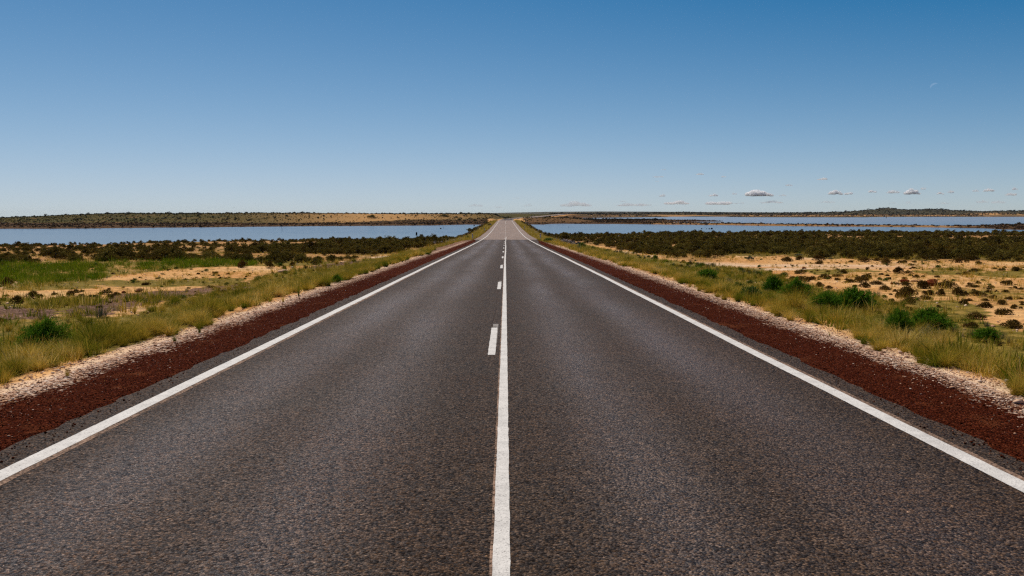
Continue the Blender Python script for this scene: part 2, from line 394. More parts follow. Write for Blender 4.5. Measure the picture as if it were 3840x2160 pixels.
def m_ground():
    m, t = new_mat('sandy_ground')
    P = t.coord()
    a1 = t.n('ShaderNodeAttribute', attribute_name='cover'); s1 = t.n('ShaderNodeSeparateColor', {0: a1.outputs['Color']})
    a2 = t.n('ShaderNodeAttribute', attribute_name='cover_two'); s2 = t.n('ShaderNodeSeparateColor', {0: a2.outputs['Color']})
    grass, darkg, pale = s1.outputs[0], s1.outputs[1], s1.outputs[2]
    brown, olive, ridge = s2.outputs[0], s2.outputs[1], s2.outputs[2]
    n1 = t.noise(P, .22, 6, .62); n2 = t.noise(P, 1.9, 5, .65); n3 = t.noise(t.coord((1, 1, 1)), 14, 4, .7)
    sand = t.ramp(n1, [(.30, (.57, .26, .075)), (.46, (.71, .37, .13)), (.58, (.78, .445, .175)), (.72, (.81, .53, .25))])
    sand = t.mix(t.ramp(n2, [(.47, 0.0), (.66, .70)]), sand, (.44, .22, .085))
    sand = t.mix(t.ramp(n3, [(.50, 0.0), (.72, .6)]), sand, (.34, .16, .065))
    sand = t.mix(pale, sand, t.ramp(n2, [(.3, (.66, .42, .27)), (.55, (.80, .57, .37)), (.8, (.84, .64, .44))]))
    straw = t.ramp(t.noise(P, 2.6, 5, .7), [(.28, (.05, .05, .006)), (.46, (.14, .115, .015)), (.60, (.30, .20, .04)), (.78, (.52, .32, .11))])
    gm = t.ramp(t.math('ADD', t.math('MULTIPLY', grass, 1.1), t.math('MULTIPLY', t.math('SUBTRACT', n2, .5), 1.2)), [(.3, 0.0), (.62, .95)])
    col = t.mix(gm, sand, straw)
    dg = t.ramp(t.voro(P, 16, out='Color'), [(.0, (.05, .025, .02)), (.45, (.12, .06, .045)), (.8, (.22, .12, .09)), (.95, (.55, .38, .28))])
    dm = t.ramp(t.math('ADD', darkg, t.math('MULTIPLY', t.math('SUBTRACT', n2, .5), 1.0)), [(.35, 0.0), (.6, .92)])
    col = t.mix(dm, col, dg)
    nb = t.noise(P, .35, 6, .7)
    br = t.ramp(nb, [(.3, (.045, .022, .010)), (.5, (.085, .042, .016)), (.62, (.13, .075, .022)), (.78, (.42, .22, .10))])
    col = t.mix(brown, col, br)
    nr = t.noise(t.coord((.05, .035, .05)), 1.0, 7, .72)
    ol = t.ramp(nr, [(.30, (.030, .030, .006)), (.46, (.068, .056, .012)), (.60, (.11, .078, .021)), (.74, (.40, .19, .09))])
    col = t.mix(olive, col, ol)
    nh = t.noise(t.coord((.012, .008, .02)), 1.0, 7, .72)
    hl = t.ramp(nh, [(.34, (.030, .028, .014)), (.52, (.058, .050, .023)), (.66, (.10, .078, .038)), (.80, (.26, .14, .07))])
    col = t.mix(ridge, col, hl)
    clod = t.ramp(t.math('ADD', t.math('MULTIPLY', t.noise(P, 8, 4, .75), .55), t.math('MULTIPLY', t.noise(P, 2.2, 3, .7), .45)), [(.36, .50), (.47, .92), (.58, 1.12), (.7, 1.25)])
    col = t.mix(t.math('SUBTRACT', 1.0, t.math('MAXIMUM', olive, ridge)), col, t.mix(1.0, col, clod, 'MULTIPLY'))
    hgt = t.math('ADD', t.math('MULTIPLY', n2, .6), t.math('ADD', t.math('MULTIPLY', n3, .25), t.math('MULTIPLY', t.noise(P, 45, 3, .7), .1)))
    t.out(t.pbsdf(color=col, rough=1.0, spec=.05, normal=t.bump(hgt, .8, .12)))
    return m
M_GROUND = m_ground()

def m_water():
    m, t = new_mat('lake_water')
    P = t.coord()
    y = t.n('ShaderNodeSeparateXYZ', {0: P}).outputs[1]
    calm = t.ramp(t.noise(t.coord((.004, .02, 1)), 1.0, 4, .6), [(.36, .3), (.62, 1.25)])
    w1 = t.noise(t.coord((.55, .9, 1)), 1.0, 5, .6)
    w2 = t.noise(P, 3.5, 3, .6)
    hgt = t.math('ADD', t.math('MULTIPLY', w1, .7), t.math('MULTIPLY', w2, .2))
    lee = t.ramp(t.math('ADD', t.math('DIVIDE', y, 1000.0), t.math('MULTIPLY', t.math('SUBTRACT', t.noise(t.coord((.006, .012, 1)), 1.0, 3), .5), .10)), [(.215, .12), (.285, 1.0)])
    hgt = t.math('MULTIPLY', hgt, t.math('MULTIPLY', calm, lee))
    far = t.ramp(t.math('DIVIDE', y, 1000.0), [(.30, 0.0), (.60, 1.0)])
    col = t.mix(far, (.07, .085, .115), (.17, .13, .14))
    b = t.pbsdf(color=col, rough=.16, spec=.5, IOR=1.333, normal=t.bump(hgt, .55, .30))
    t.out(b)
    return m
M_WATER = m_water()

def m_leaf(name, stops, objvar=.35, transl=.25, rough=.7, spec=.15, patch=0.0):
    """stops: ramp over the per-leaf 'tint' attribute; each plant shifts it a little"""
    m, t = new_mat(name)
    a = t.n('ShaderNodeAttribute', attribute_name='tint').outputs['Fac']
    r = t.n('ShaderNodeObjectInfo').outputs['Random']
    f = t.math('ADD', t.math('MULTIPLY', a, 1 - objvar), t.math('MULTIPLY', r, objvar))
    if patch: f = t.math('ADD', f, t.math('MULTIPLY', t.math('SUBTRACT', t.noise(t.coord(), .55, 4, .6), .5), patch))
    c = t.ramp(f, stops)
    b = t.pbsdf(color=c, rough=rough, spec=spec)
    tr = t.n('ShaderNodeBsdfTranslucent', {'Color': c}).outputs[0]
    t.out(t.n('ShaderNodeMixShader', {0: transl, 1: b, 2: tr}).outputs[0])
    return m
M_SALT = m_leaf('saltbush_leaf', [(0, (.055, .036, .008)), (.4, (.118, .088, .017)), (.7, (.18, .142, .026)), (1, (.30, .225, .055))], .5, .2, 1.0, .02, .5)
M_SCRUB = m_leaf('scrub_leaf', [(0, (.058, .033, .008)), (.4, (.115, .068, .015)), (.7, (.16, .105, .022)), (1, (.27, .17, .05))], .5, .2, 1.0, .02)
M_GREEN = m_leaf('green_leaf', [(0, (.018, .050, .004)), (.45, (.058, .15, .009)), (.75, (.13, .24, .016)), (1, (.30, .34, .035))], .2, .25, 1.0, .03)
M_LIME = m_leaf('bright_green_leaf', [(0, (.03, .06, .006)), (.5, (.08, .14, .012)), (1, (.2, .22, .03))], .25, .3)
M_SAGE = m_leaf('blue_grey_leaf', [(0, (.03, .04, .022)), (.5, (.085, .10, .06)), (1, (.22, .22, .14))], .25, .15)
M_GRASS = m_leaf('grass_blade', [(0, (.06, .075, .005)), (.3, (.22, .18, .013)), (.55, (.46, .325, .034)), (.8, (.68, .48, .10)), (1, (.82, .62, .23))], .3, .3, 1.0, .02, 1.3)
M_GRASSG = m_leaf('green_grass_blade', [(0, (.05, .085, .005)), (.45, (.155, .175, .012)), (.75, (.30, .25, .022)), (1, (.52, .36, .07))], .3, .3, 1.0, .02, 1.1)
M_GRASSL = m_leaf('lush_grass_blade', [(0, (.05, .09, .004)), (.5, (.13, .20, .008)), (.8, (.25, .27, .014)), (1, (.42, .34, .05))], .3, .3, 1.0, .02, 1.0)
M_PLUME = m_leaf('white_plume', [(0, (.25, .2, .1)), (.5, (.55, .46, .3)), (1, (.8, .74, .6))], .2, .3)
M_FARB = m_leaf('far_scrub_leaf', [(0, (.022, .022, .011)), (.5, (.045, .042, .018)), (1, (.09, .075, .03))], .5, .1)
M_BANKB = m_leaf('bank_scrub_leaf', [(0, (.045, .042, .012)), (.5, (.09, .08, .022)), (1, (.15, .12, .04))], .5, .15, 1.0, .02)
M_SHORE = m_leaf('samphire_leaf', [(0, (.04, .018, .010)), (.5, (.075, .036, .014)), (1, (.13, .08, .024))], .6, .1)

def m_simple(name, stops, scale=6, rough=.9, bump=.6, dist=.03):
    m, t = new_mat(name)
    P = t.n('ShaderNodeTexCoord').outputs['Object']
    n = t.noise(P, scale, 6, .65)
    t.out(t.pbsdf(color=t.ramp(n, stops), rough=rough, spec=.06, normal=t.bump(n, bump, dist)))
    return m
M_STEM = m_simple('dry_stem', [(.3, (.05, .03, .018)), (.7, (.14, .09, .055))], 12)
M_REDROCK = m_simple('rust_red_rock', [(.28, (.07, .012, .004)), (.5, (.18, .036, .010)), (.68, (.32, .09, .024)), (.8, (.42, .17, .05))], 3.5, bump=.9, dist=.08)
M_DARKROCK = m_simple('dark_brown_rock', [(.3, (.02, .012, .010)), (.7, (.07, .04, .03))], 5)
M_OCHRE = m_simple('ochre_rock', [(.3, (.16, .07, .025)), (.7, (.42, .22, .10))], 4, bump=.9)
M_WHITEROCK = m_simple('chalky_white_rock', [(.3, (.52, .45, .37)), (.7, (.78, .72, .63))], 5)
M_PINKROCK = m_simple('pale_pink_rock', [(.3, (.50, .28, .17)), (.7, (.74, .50, .34))], 4)
M_GREYROCK = m_simple('grey_rock', [(.3, (.09, .075, .07)), (.5, (.17, .14, .13)), (.75, (.33, .27, .24))], 3)
M_WETPOST = m_simple('weathered_dark_wood', [(.3, (.010, .010, .012)), (.7, (.03, .028, .028))], 8)
M_POST = m_simple('weathered_white_post', [(.3, (.60, .56, .52)), (.7, (.80, .76, .72))], 8, bump=.2)
M_BLACK = m_simple('dark_plumage', [(.3, (.02, .02, .022)), (.7, (.05, .05, .055))], 9)
def m_flat(name, c, rough=.5):
    m, t = new_mat(name)
    n = t.noise(t.n('ShaderNodeTexCoord').outputs['Object'], 30, 3)
    t.out(t.pbsdf(color=t.mix(t.math('MULTIPLY', n, .3), c, tuple(x * .6 for x in c)), rough=rough)); return m
M_REFLECT = m_flat('red_reflector', (.45, .03, .02), .3)

def m_stones():
    m, t = new_mat('loose_stone')
    r = t.n('ShaderNodeObjectInfo').outputs['Random']
    c = t.ramp(r, [(0, (.40, .20, .11)), (.3, (.62, .36, .21)), (.65, (.76, .52, .35)), (1, (.85, .70, .54))])
    n = t.noise(t.n('ShaderNodeTexCoord').outputs['Object'], 3.0, 3)
    t.out(t.pbsdf(color=t.mix(t.math('MULTIPLY', n, .5), c, (.4, .22, .13)), rough=.95, spec=.1)); return m
M_STONES = m_stones()
def m_redstones():
    m, t = new_mat('red_stone')
    r = t.n('ShaderNodeObjectInfo').outputs['Random']
    c = t.ramp(r, [(0, (.022, .0048, .002)), (.5, (.062, .0115, .004)), (.9, (.12, .024, .008)), (1, (.28, .11, .06))])
    t.out(t.pbsdf(color=c, rough=1.0, spec=.02)); return m
M_REDSTONES = m_redstones()
def m_rip():
    m, t = new_mat('embankment_stone')
    r = t.n('ShaderNodeObjectInfo').outputs['Random']
    c = t.ramp(r, [(0, (.035, .03, .03)), (.5, (.09, .075, .07)), (.85, (.17, .14, .13)), (1, (.36, .29, .25))])
    t.out(t.pbsdf(color=c, rough=.95, spec=.1)); return m
M_RIP = m_rip()

# ------------------------------------------------------------------ ground sheet
def grow(a, b, d0, d1):
    out = [a]; x = a
    while x < b:
        f = (x - a) / (b - a); x += d0 + (d1 - d0) * f; out.append(x)
    return out
u = np.array(grow(0, .05, .0016, .0025) + grow(.054, .55, .0032, .0045) + grow(.56, 1.3, .008, .03))
u = np.concatenate([-u[:0:-1], u])
yr_ = np.array(grow(-24, 30, .30, .34) + grow(30.4, 110, .4, .9) + grow(111, 240, 1.0, 1.8) + grow(242, 620, 2, 4.5) + grow(626, 1300, 6, 12) + grow(1315, 2700, 14, 30) + grow(2750, 9300, 60, 160))
GX = u[None, :] * (yr_[:, None] + 45); GY = np.repeat(yr_[:, None], len(u), 1)
SD = lake_sd(GX, GY)
GZ = ground_h(GX, GY, SD)
PXg, PYg = proj(np.stack([GX, GY, GZ], -1))
d_road = np.abs(GX - road_x(GY))
m_green = in_zone(GX, GY, GZ, Z_GREEN_L).astype(float)
m_verge = (in_zone(GX, GY, GZ, Z_VERGE_L, .5) | in_zone(GX, GY, GZ, Z_VERGE_R, .5)).astype(float)
m_patch = np.zeros_like(GX); m_dark = np.zeros_like(GX)
for z in Z_PATCH: m_patch = np.maximum(m_patch, in_zone(GX, GY, GZ, z))
for z in Z_DARKGR: m_dark = np.maximum(m_dark, in_zone(GX, GY, GZ, z, .6))
m_scrub = (in_zone(GX, GY, GZ, Z_SCRUB_L) | in_zone(GX, GY, GZ, Z_SCRUB_R)).astype(float)
mott = fbm(GX / 6, GY / 6, 77, 4)
near = GY < 260
grass = np.where(near, np.clip(.55 * m_green + .75 * m_verge + .62 * m_patch + .18 * m_scrub + .10 + (mott - .50) * 1.1, 0, 1), 0)
grass = np.where((d_road < 5.9) & (GY < 130), 0, grass)
grass = np.where((GY > 118) & (GY < 470) & (d_road < 9), .8, grass)
dark = np.clip(np.maximum(m_dark, .62 * ((GX < -5) & (GX > -8.6) & (GY > 55) & (GY < 122))), 0, 1)
pale = np.where(near, np.clip((fbm(GX / 14, GY / 5, 91, 3) - .55) * 5, 0, 1) * (1 - m_scrub), 0)
vz = np.where((d_road < 5.8) & (d_road > 4) & (GY < 130), 1.0, 0); pale = np.maximum(pale, vz)
# low reddish-brown samphire flats round the lakes
lowland = (GY > 280) & (GZ < -5.55) & (SD < 120)
brown = np.where((GY > 240) & ((GZ < -5.5) | ((SD < 75) & (PXg < 1880))), 1.0, 0) * np.where(GY < 1400, 1, 0)
flats = (PXg > 1935) & (PXg < 2700) & (GY > 430) & (GY < 1150)
brown = np.maximum(brown, .9 * flats)
brown = np.maximum(brown, np.where((SD < 6) & (SD > -1) & (GY > 120), .8, 0))
brown = np.maximum(brown, m_scrub * .35 * (GY > 60))
brown = np.maximum(brown, .85 * ((SD < 22) & (SD > -2) & (GY > 1000)))
spit_z = (PXg > 2440) & (PXg < 3720) & (GY > 330) & (GY < 520) & (GZ > ZW - .02)
brown = np.where(spit_z, .62, brown)
brown = brown * np.where(d_road < 11, 0, 1)
pink = np.exp(-((PXg - 1420) / 330) ** 2) * (GY < 640)
olive = sst(340, 400, GY) * (GZ > -5.62) * sst(55, 80, SD + 12 * (mott - .5)) * (1 - sst(700, 900, GY) * (PXg > 2150)) * np.where(PXg < 2100, 1 - .6 * pink, .35) * (d_road > 6)
olive = np.maximum(olive, np.where((PXg < 2060) & (GY > 640), 1, 0))
ridge = np.where((PXg > 2000), sst(1420, 1560, GY), 0)
stripb = (PXg > 2000) & (GY > 1000) & (GY <= 1560)
ridge = np.maximum(ridge, sst(2500, 3000, GY))
ridge = np.maximum(ridge, np.where(stripb, .30 + .9 * np.clip((fbm(GX / 45, GY / 25, 131, 3) - .42) * 4, 0, 1), 0).clip(0, 1))
# bare reddish slopes on the right-hand hill
bare = np.exp(-((PXg - 3720) / 70) ** 2 - ((PYg - 803) / 3.5) ** 2) + .8 * np.exp(-((PXg - 3830) / 30) ** 2 - ((PYg - 806) / 3) ** 2)
ridge = ridge * (1 - np.clip(bare, 0, 1) * (GY > 1500))
nr, nc = GX.shape
one = np.ones_like(GX)
C1 = np.stack([grass, dark, pale, one], -1).reshape(-1, 4); C2 = np.stack([brown, olive, ridge, one], -1).reshape(-1, 4)
idx = np.arange(nr * nc).reshape(nr, nc)
quads = np.stack([idx[:-1, :-1], idx[:-1, 1:], idx[1:, 1:], idx[1:, :-1]], -1)
fy = GY[:-1, :-1]; fpx = PXg[:-1, :-1]
sel_ridge = fy > 5200
sel_hill = (~sel_ridge) & (fy > 1500) & (fpx > 2250)
sel_bank = (~sel_ridge) & (fy > 430) & (fpx < 1880) & (fy < 5200)
Vall = np.stack([GX, GY, GZ], -1).reshape(-1, 3)
def sub_sheet(name, sel):
    q = quads[sel].reshape(-1, 4)
    used, inv = np.unique(q, return_inverse=True)
    me = mesh_np(name, Vall[used], inv.reshape(-1, 4), {'cover': ('FLOAT_COLOR', C1[used]), 'cover_two': ('FLOAT_COLOR', C2[used])}, smooth=True)
    return link(name, me, M_GROUND)
tag(sub_sheet('ground', ~(sel_ridge | sel_hill | sel_bank)), 'pale orange sandy ground with grassy and scrubby patches on both sides of the road', 'ground', kind='structure')
tag(sub_sheet('hills', sel_hill), 'low dark scrub-covered hills beyond the lake on the right', 'hills', kind='structure')
tag(sub_sheet('far_bank', sel_bank), 'long low olive rise beyond the lake on the left', 'terrain', kind='structure')
tag(sub_sheet('distant_ridge', sel_ridge), 'faint blue ridge far away on the horizon', 'ridge', kind='structure')

# lakes: flat sheets at lake level
def water(name, pts, label):
    me = bpy.data.meshes.new(name)
    me.from_pydata([(x, y, ZW) for x, y in pts], [], [list(range(len(pts)))])
    o = link(name, me, M_WATER)
    return tag(o, label, 'lake', kind='structure')
water('lake', [(-900, 110), (-3.5, 110), (-3.5, 520), (-900, 520)], 'blue lake on the left of the causeway')
water('lake', [(3.5, 150), (2400, 150), (2400, 1640), (60, 1640), (60, 620), (3.5, 520)], 'wide shallow lake on the right of the causeway')

# ------------------------------------------------------------------ road, causeway, shoulders, markings
def strip(name, ys, xl, xr, dz, mat, parent=None, n=2, lat=False):
    """sheet along the road between two lateral offsets (arrays or numbers)"""
    ys = np.asarray(ys, float)
    xl = np.broadcast_to(np.asarray(xl, float), ys.shape); xr = np.broadcast_to(np.asarray(xr, float), ys.shape)
    dz = dz if callable(dz) else (lambda l, v=dz: np.full(np.shape(l), v))
    f = np.linspace(0, 1, n)
    L = xl[:, None] * (1 - f) + xr[:, None] * f
    X = L + road_x(ys)[:, None]; Y = np.repeat(ys[:, None], n, 1); Z = road_z(ys)[:, None] + dz(L)
    I = np.arange(len(ys) * n).reshape(len(ys), n)
    q = np.stack([I[:-1, :-1], I[:-1, 1:], I[1:, 1:], I[1:, :-1]], -1).reshape(-1, 4)
    me = mesh_np(name, np.stack([X, Y, Z], -1).reshape(-1, 3), q, {'lat': ('FLOAT', np.abs(L).ravel())}, smooth=True)
    return link(name, me, mat, parent)

YJ, YK = 121.5, 478.0
y_near = np.concatenate([np.arange(-22, YJ, .25), [YJ]])
edge_j = lambda y, s: (vnoise(y * 2.2, y * 0 + s, s) - .5) * .04 + (vnoise(y * 7, y * 0, s + 3) - .5) * .10
road = strip('road', y_near, -4.03 + edge_j(y_near, 3) - .55 * sst(108, 121, y_near), 3.97 + edge_j(y_near, 9) + .7 * sst(90, 120, y_near), 0, M_ROAD, n=5)
tag(road, 'dark grey asphalt highway running straight to the horizon', 'road', kind='structure')
y_deck = np.concatenate([[YJ], np.arange(123, YK, 2.0), [YK]])
deck = strip('causeway_road', y_deck, -4.85, 5.0, 0, M_DECK, n=5)
tag(deck, 'pale pinkish grey stretch of road across the causeway', 'road', kind='structure')
y_far = np.concatenate([[YK], np.arange(480, 632, 3.0)])
y_bend = np.arange(630, 1250, 3.0)
bend = strip('bending_road', y_bend, -5.0, 5.0, 0, M_DECK, n=5)  # pale deck colour stands in for the grazing-angle brightness of this stretch
tag(bend, 'pale far road bending to the right behind the causeway', 'road', kind='structure')
farroad = strip('far_road', y_far, -4.2, 4.2, 0, M_ROAD, n=5)
tag(farroad, 'far dark stretch of road curving away to the right', 'road', kind='structure')

y_sh = np.arange(-22, 121.4, .25)
for side, nm in ((-1, 'left'), (1, 'right')):
    inner = 3.86; outer = 6.1 - 1.1 * sst(88, 120, y_sh)
    prof = lambda l: -.012 - .03 * np.maximum(np.abs(l) - 4.0, 0) - .085 * np.maximum(np.abs(l) - 5.7, 0)
    if side < 0: s = strip('gravel_shoulder', y_sh, -outer, -inner, prof, M_SHOULDER, n=14)
    else: s = strip('gravel_shoulder', y_sh, inner, outer, prof, M_SHOULDER, n=14)
    tag(s, f'dark red gravel shoulder edged with pale stones along the {nm} side of the road', 'road shoulder', kind='structure')
# low earth lip beside the causeway deck
for side, nm in ((-1, 'left'), (1, 'right')):
    yy = np.arange(YJ, YK, 2.0)
    a, b = (4.84, 5.9) if side < 0 else (4.99, 5.9)
    s = strip('gravel_shoulder', yy, -b if side < 0 else a, -a if side < 0 else b, lambda l: -.02 - .09 * np.maximum(np.abs(l) - 4.9, 0), M_SHOULDER, n=5)
    for aa in s.data.attributes['lat'].data: aa.value = 4.3
    tag(s, f'narrow brown earth edge of the causeway on the {nm}', 'road shoulder', kind='structure')

wob = lambda y, s, a: (vnoise(y * .35, y * 0, s) - .5) * a
def line_mesh(par, ys, xc, w, name, label=None, dz=.004, mat=M_PAINT):
    ys = np.asarray(ys, float)
    e1 = (vnoise(ys * 9, ys * 0, 3) - .5) * .006; e2 = (vnoise(ys * 9, ys * 0, 8) - .5) * .006
    o = strip(name, ys, xc - w / 2 + e1, xc + w / 2 + e2, dz, mat, par)
    o['kind'] = 'structure'
    if label: o['label'] = label
    return o
yn = np.concatenate([np.arange(-22, 40, .1), np.arange(40, YJ, .5), [YJ]])
ydk = np.concatenate([[YJ], np.arange(123, YK, 2.0), [YK]]); yfr = np.concatenate([[YK], np.arange(481, 900, 3.0)])
for par, ys in ((road, yn), (deck, ydk), (farroad, yfr)):
    for s, xc in ((-1, -3.63), (1, 3.56)):
        c = xc + wob(ys, 2 + s, .03)
        line_mesh(par, ys, c, .158 if par is road else .15, 'edge_line')
        if par is road:
            line_mesh(par, ys, c - s * .105 if s < 0 else c + .10, .075, 'stained_line_edge', dz=.0025, mat=M_OLDPAINT)
cxy = [-30, 3, 20, 30, 45, 58, 75, 100, 121, 150, 200, 300, 478]
cxx = [-.023, -.023, -.026, -.03, -.035, -.012, .01, .0, .03, .1, .1, .08, .05]
ys = yn
line_mesh(road, ys, np.interp(ys, cxy, cxx), .094, 'centre_line')
line_mesh(road, ys, np.interp(ys, cxy, cxx) - .052, .022, 'stained_line_edge', dz=.0025, mat=M_OLDPAINT)
ys = np.arange(YJ, 150, 1.0); line_mesh(deck, ys, np.interp(ys, cxy, cxx), .10, 'centre_line')
ys = np.arange(330, YK, 3.0); line_mesh(deck, ys, np.interp(ys, cxy, cxx), .09, 'centre_line', 'thin solid centre line at the far end of the causeway')
k = 0
for k in range(0, 26):
    y0 = 11.05 + 12 * k; y1 = y0 + 3.05
    xc = float(np.interp(y0, [0, 30, 60, 110, 150, 250, 320], [-.205, -.19, -.17, -.15, -.12, 0.0, .03]))
    if y0 < YJ < y1: continue
    par = road if y1 < YJ else deck
    line_mesh(par, np.linspace(y0, y1, 24 if k < 4 else 4), xc + .0 * k, .105, 'lane_dash')
    if k < 3:
        line_mesh(par, np.linspace(y1 + .004, y1 + .55, 6), xc + .018, .095, 'lane_dash', 'worn grey end of an older dash', mat=M_FADED)
        line_mesh(par, np.linspace(y0 + .8, y1 + .2, 12), xc + .045, .04, 'stained_line_edge', dz=.0025, mat=M_FADED)
# thin sealed crack along the dashes
def crack(y0, y1):
    ys = np.arange(y0, y1, .4)
    o = strip('sealed_crack', ys, -.235 + wob(ys, 60, .05) - .003, -.235 + wob(ys, 60, .05) + .003, .0022, M_DARKROCK, road); o['kind'] = 'structure'
crack(14.5, 24); crack(26.5, 35.5)

# ------------------------------------------------------------------ plant prototypes
def rot_basis(n):
    """random orthonormal pairs"""
    a = rng.normal(size=(n, 3)); a /= np.linalg.norm(a, axis=1)[:, None]
    b = rng.normal(size=(n, 3)); b -= (a * b).sum(1)[:, None] * a; b /= np.linalg.norm(b, axis=1)[:, None]
    return a, b

def leaf_quads(P, U, W, tint):
    n = len(P)
    V = np.stack([P - U - W * .2, P + W - U * .1, P + U + W * .2, P - W + U * .1], 1).reshape(-1, 3)
    return V, np.arange(4 * n).reshape(n, 4), np.repeat(tint, 4)

def dome_bush(name, n, leaf, mat, lumps=9, hgt=.55, flat=.0, up=.25):
    """leafy dome: leaf clumps spread over and inside several lobes; radius ~.5"""
    c = []
    for i in range(lumps):
        a = rng.uniform(0, 2 * math.pi); r = .34 * math.sqrt(rng.uniform(0, 1))
        s = rng.uniform(.13, .24)
        z = hgt * (1 - (r / .5) ** 2) * rng.uniform(.45, .8)
        c.append((r * math.cos(a), r * math.sin(a), max(z - s * .35, .06), s))
    c = np.array(c)
    k = rng.integers(0, lumps, n)
    d = rng.normal(size=(n, 3)); d /= np.linalg.norm(d, axis=1)[:, None]
    d[:, 2] = np.where(rng.random(n) < .75, np.abs(d[:, 2]), d[:, 2])
    rad = c[k, 3] * rng.uniform(.55, 1.12, n)
    P = c[k, :3] + d * rad[:, None]
    P[:, 2] = np.maximum(P[:, 2], rng.uniform(.0, .08, n))
    a, b = rot_basis(n)
    a[:, 2] += up; a /= np.linalg.norm(a, axis=1)[:, None]
    s = leaf * rng.uniform(.55, 1.4, n)
    V, Fq, T = leaf_quads(P, a * s[:, None], b * (s * .55)[:, None], np.clip(rng.normal(.45, .2, n), 0, 1))
    me = mesh_np(name, V, Fq, {'tint': ('FLOAT', T)}); me.materials.append(mat)
    return me

def blades(name, n, h, spread, w, mat, seg=3, lean=.6, base=.06, tint=(.5, .22), stiff=1.6, heads=0, head_mat=None):
    """tussock of n curved tapering blades"""
    a = rng.uniform(0, 2 * math.pi, n); r0 = base * np.sqrt(rng.random(n))
    L = h * rng.uniform(.5, 1.08, n); ln = np.abs(rng.normal(0, lean, n)) * spread
    ph = rng.normal(0, .5, n)
    Vs = []; Fs = []; T = []
    t = np.linspace(0, 1, seg + 1)
    tn = np.clip(rng.normal(tint[0], tint[1], n), 0, 1)
    dx, dy = np.cos(a + ph), np.sin(a + ph)
    px0, py0 = r0 * np.cos(a), r0 * np.sin(a)
    wx, wy = -np.sin(a + rng.normal(0, .8, n)), np.cos(a + rng.normal(0, .8, n))
    cols = []
    for tt in t:
        off = ln * tt ** stiff
        x = px0 + dx * off; y = py0 + dy * off; z = L * tt * np.sqrt(np.clip(1 - (ln / np.maximum(L, .01) * .55 * tt) ** 2, .15, 1))
        ww = w * (1 - tt * .85)
        cols.append(np.stack([x - wx * ww, y - wy * ww, z], -1)); cols.append(np.stack([x + wx * ww, y + wy * ww, z], -1))
    V = np.stack(cols, 1)                         # n, 2(seg+1), 3
    m_ = 2 * (seg + 1); base_i = (np.arange(n) * m_)[:, None]
    q = []
    for s in range(seg):
        q.append(np.concatenate([base_i + 2 * s, base_i + 2 * s + 1, base_i + 2 * s + 3, base_i + 2 * s + 2], 1))
    Fq = np.concatenate(q)
    tint_v = np.repeat(tn[:, None], m_, 1) + np.repeat((t * .25)[None, :], 2, 1).reshape(1, -1, order='F') * 1.0
    me = mesh_np(name, V.reshape(-1, 3), Fq, {'tint': ('FLOAT', np.clip(tint_v, 0, 1).ravel())}); me.materials.append(mat)
    return me

def feather_bush(name, n_tw, per, mat, w=.6, h=.75, leaf=.05, lw=.006):
    """dense upright feathery shrub: twigs fanning from the base, needle leaves along them"""
    az = rng.uniform(0, 2 * math.pi, n_tw); el = rng.uniform(.12, 1.0, n_tw) ** .8 * math.pi / 2
    L = rng.uniform(.75, 1.05, n_tw)
    lump = .85 + .3 * vnoise(az * 1.3, el * 2.2, int(rng.integers(99)))
    tip = np.stack([np.cos(az) * np.cos(el) * w * L * lump, np.sin(az) * np.cos(el) * w * L * lump, np.sin(el) * h * L * lump + .05], -1)
    st = np.stack([np.cos(az) * .12 * rng.random(n_tw), np.sin(az) * .12 * rng.random(n_tw), np.full(n_tw, .0)], -1)
    t = np.repeat(rng.uniform(.35, 1.0, (n_tw, per))[:, :, None], 3, 2)
    P = (st[:, None] * (1 - t) + tip[:, None] * t); P[..., 2] += .10 * np.sin(t[..., 0] * math.pi)
    P = P.reshape(-1, 3) + rng.normal(0, .018, (n_tw * per, 3))
    n = len(P)
    d = np.repeat(tip - st, per, 0); d /= np.linalg.norm(d, axis=1)[:, None]
    a, b = rot_basis(n); a = a * .7 + d * .6 + np.array([0, 0, .35]); a /= np.linalg.norm(a, axis=1)[:, None]
    b = b - (a * b).sum(1)[:, None] * a; b /= np.linalg.norm(b, axis=1)[:, None]
    s = leaf * rng.uniform(.6, 1.3, n)
    V, Fq, T = leaf_quads(P, a * s[:, None], b * lw * 1.0, np.clip(.25 + .35 * t[..., 0].ravel() + rng.normal(0, .15, n), 0, 1))
    P2 = P[:, 2] < .01
    me = mesh_np(name, np.maximum(V, [-9, -9, 0]), Fq, {'tint': ('FLOAT', T)}); me.materials.append(mat)
    return me

def stems_mesh(name, n, h, spread, r, mat=None):
    V = []; Fq = []
    for i in range(n):
        a = rng.uniform(0, 2 * math.pi); L = h * rng.uniform(.6, 1); s = spread * rng.uniform(.4, 1)
        p0 = np.array([.03 * math.cos(a), .03 * math.sin(a), -.04]); p1 = np.array([s * .45 * math.cos(a), s * .45 * math.sin(a), L * .5]); p2 = np.array([s * math.cos(a + .3), s * math.sin(a + .3), L])
        b = len(V)
        for p, rr in ((p0, r), (p1, r * .7), (p2, r * .3)):
            for k_ in range(4): V.append(p + rr * np.array([math.cos(k_ * math.pi / 2), math.sin(k_ * math.pi / 2), 0]))
        for lv in range(2):
            for k_ in range(4): Fq.append((b + lv * 4 + k_, b + lv * 4 + (k_ + 1) % 4, b + lv * 4 + 4 + (k_ + 1) % 4, b + lv * 4 + 4 + k_))
    me = mesh_np(name, np.array(V), np.array(Fq)); me.materials.append(mat or M_STEM)
    return me

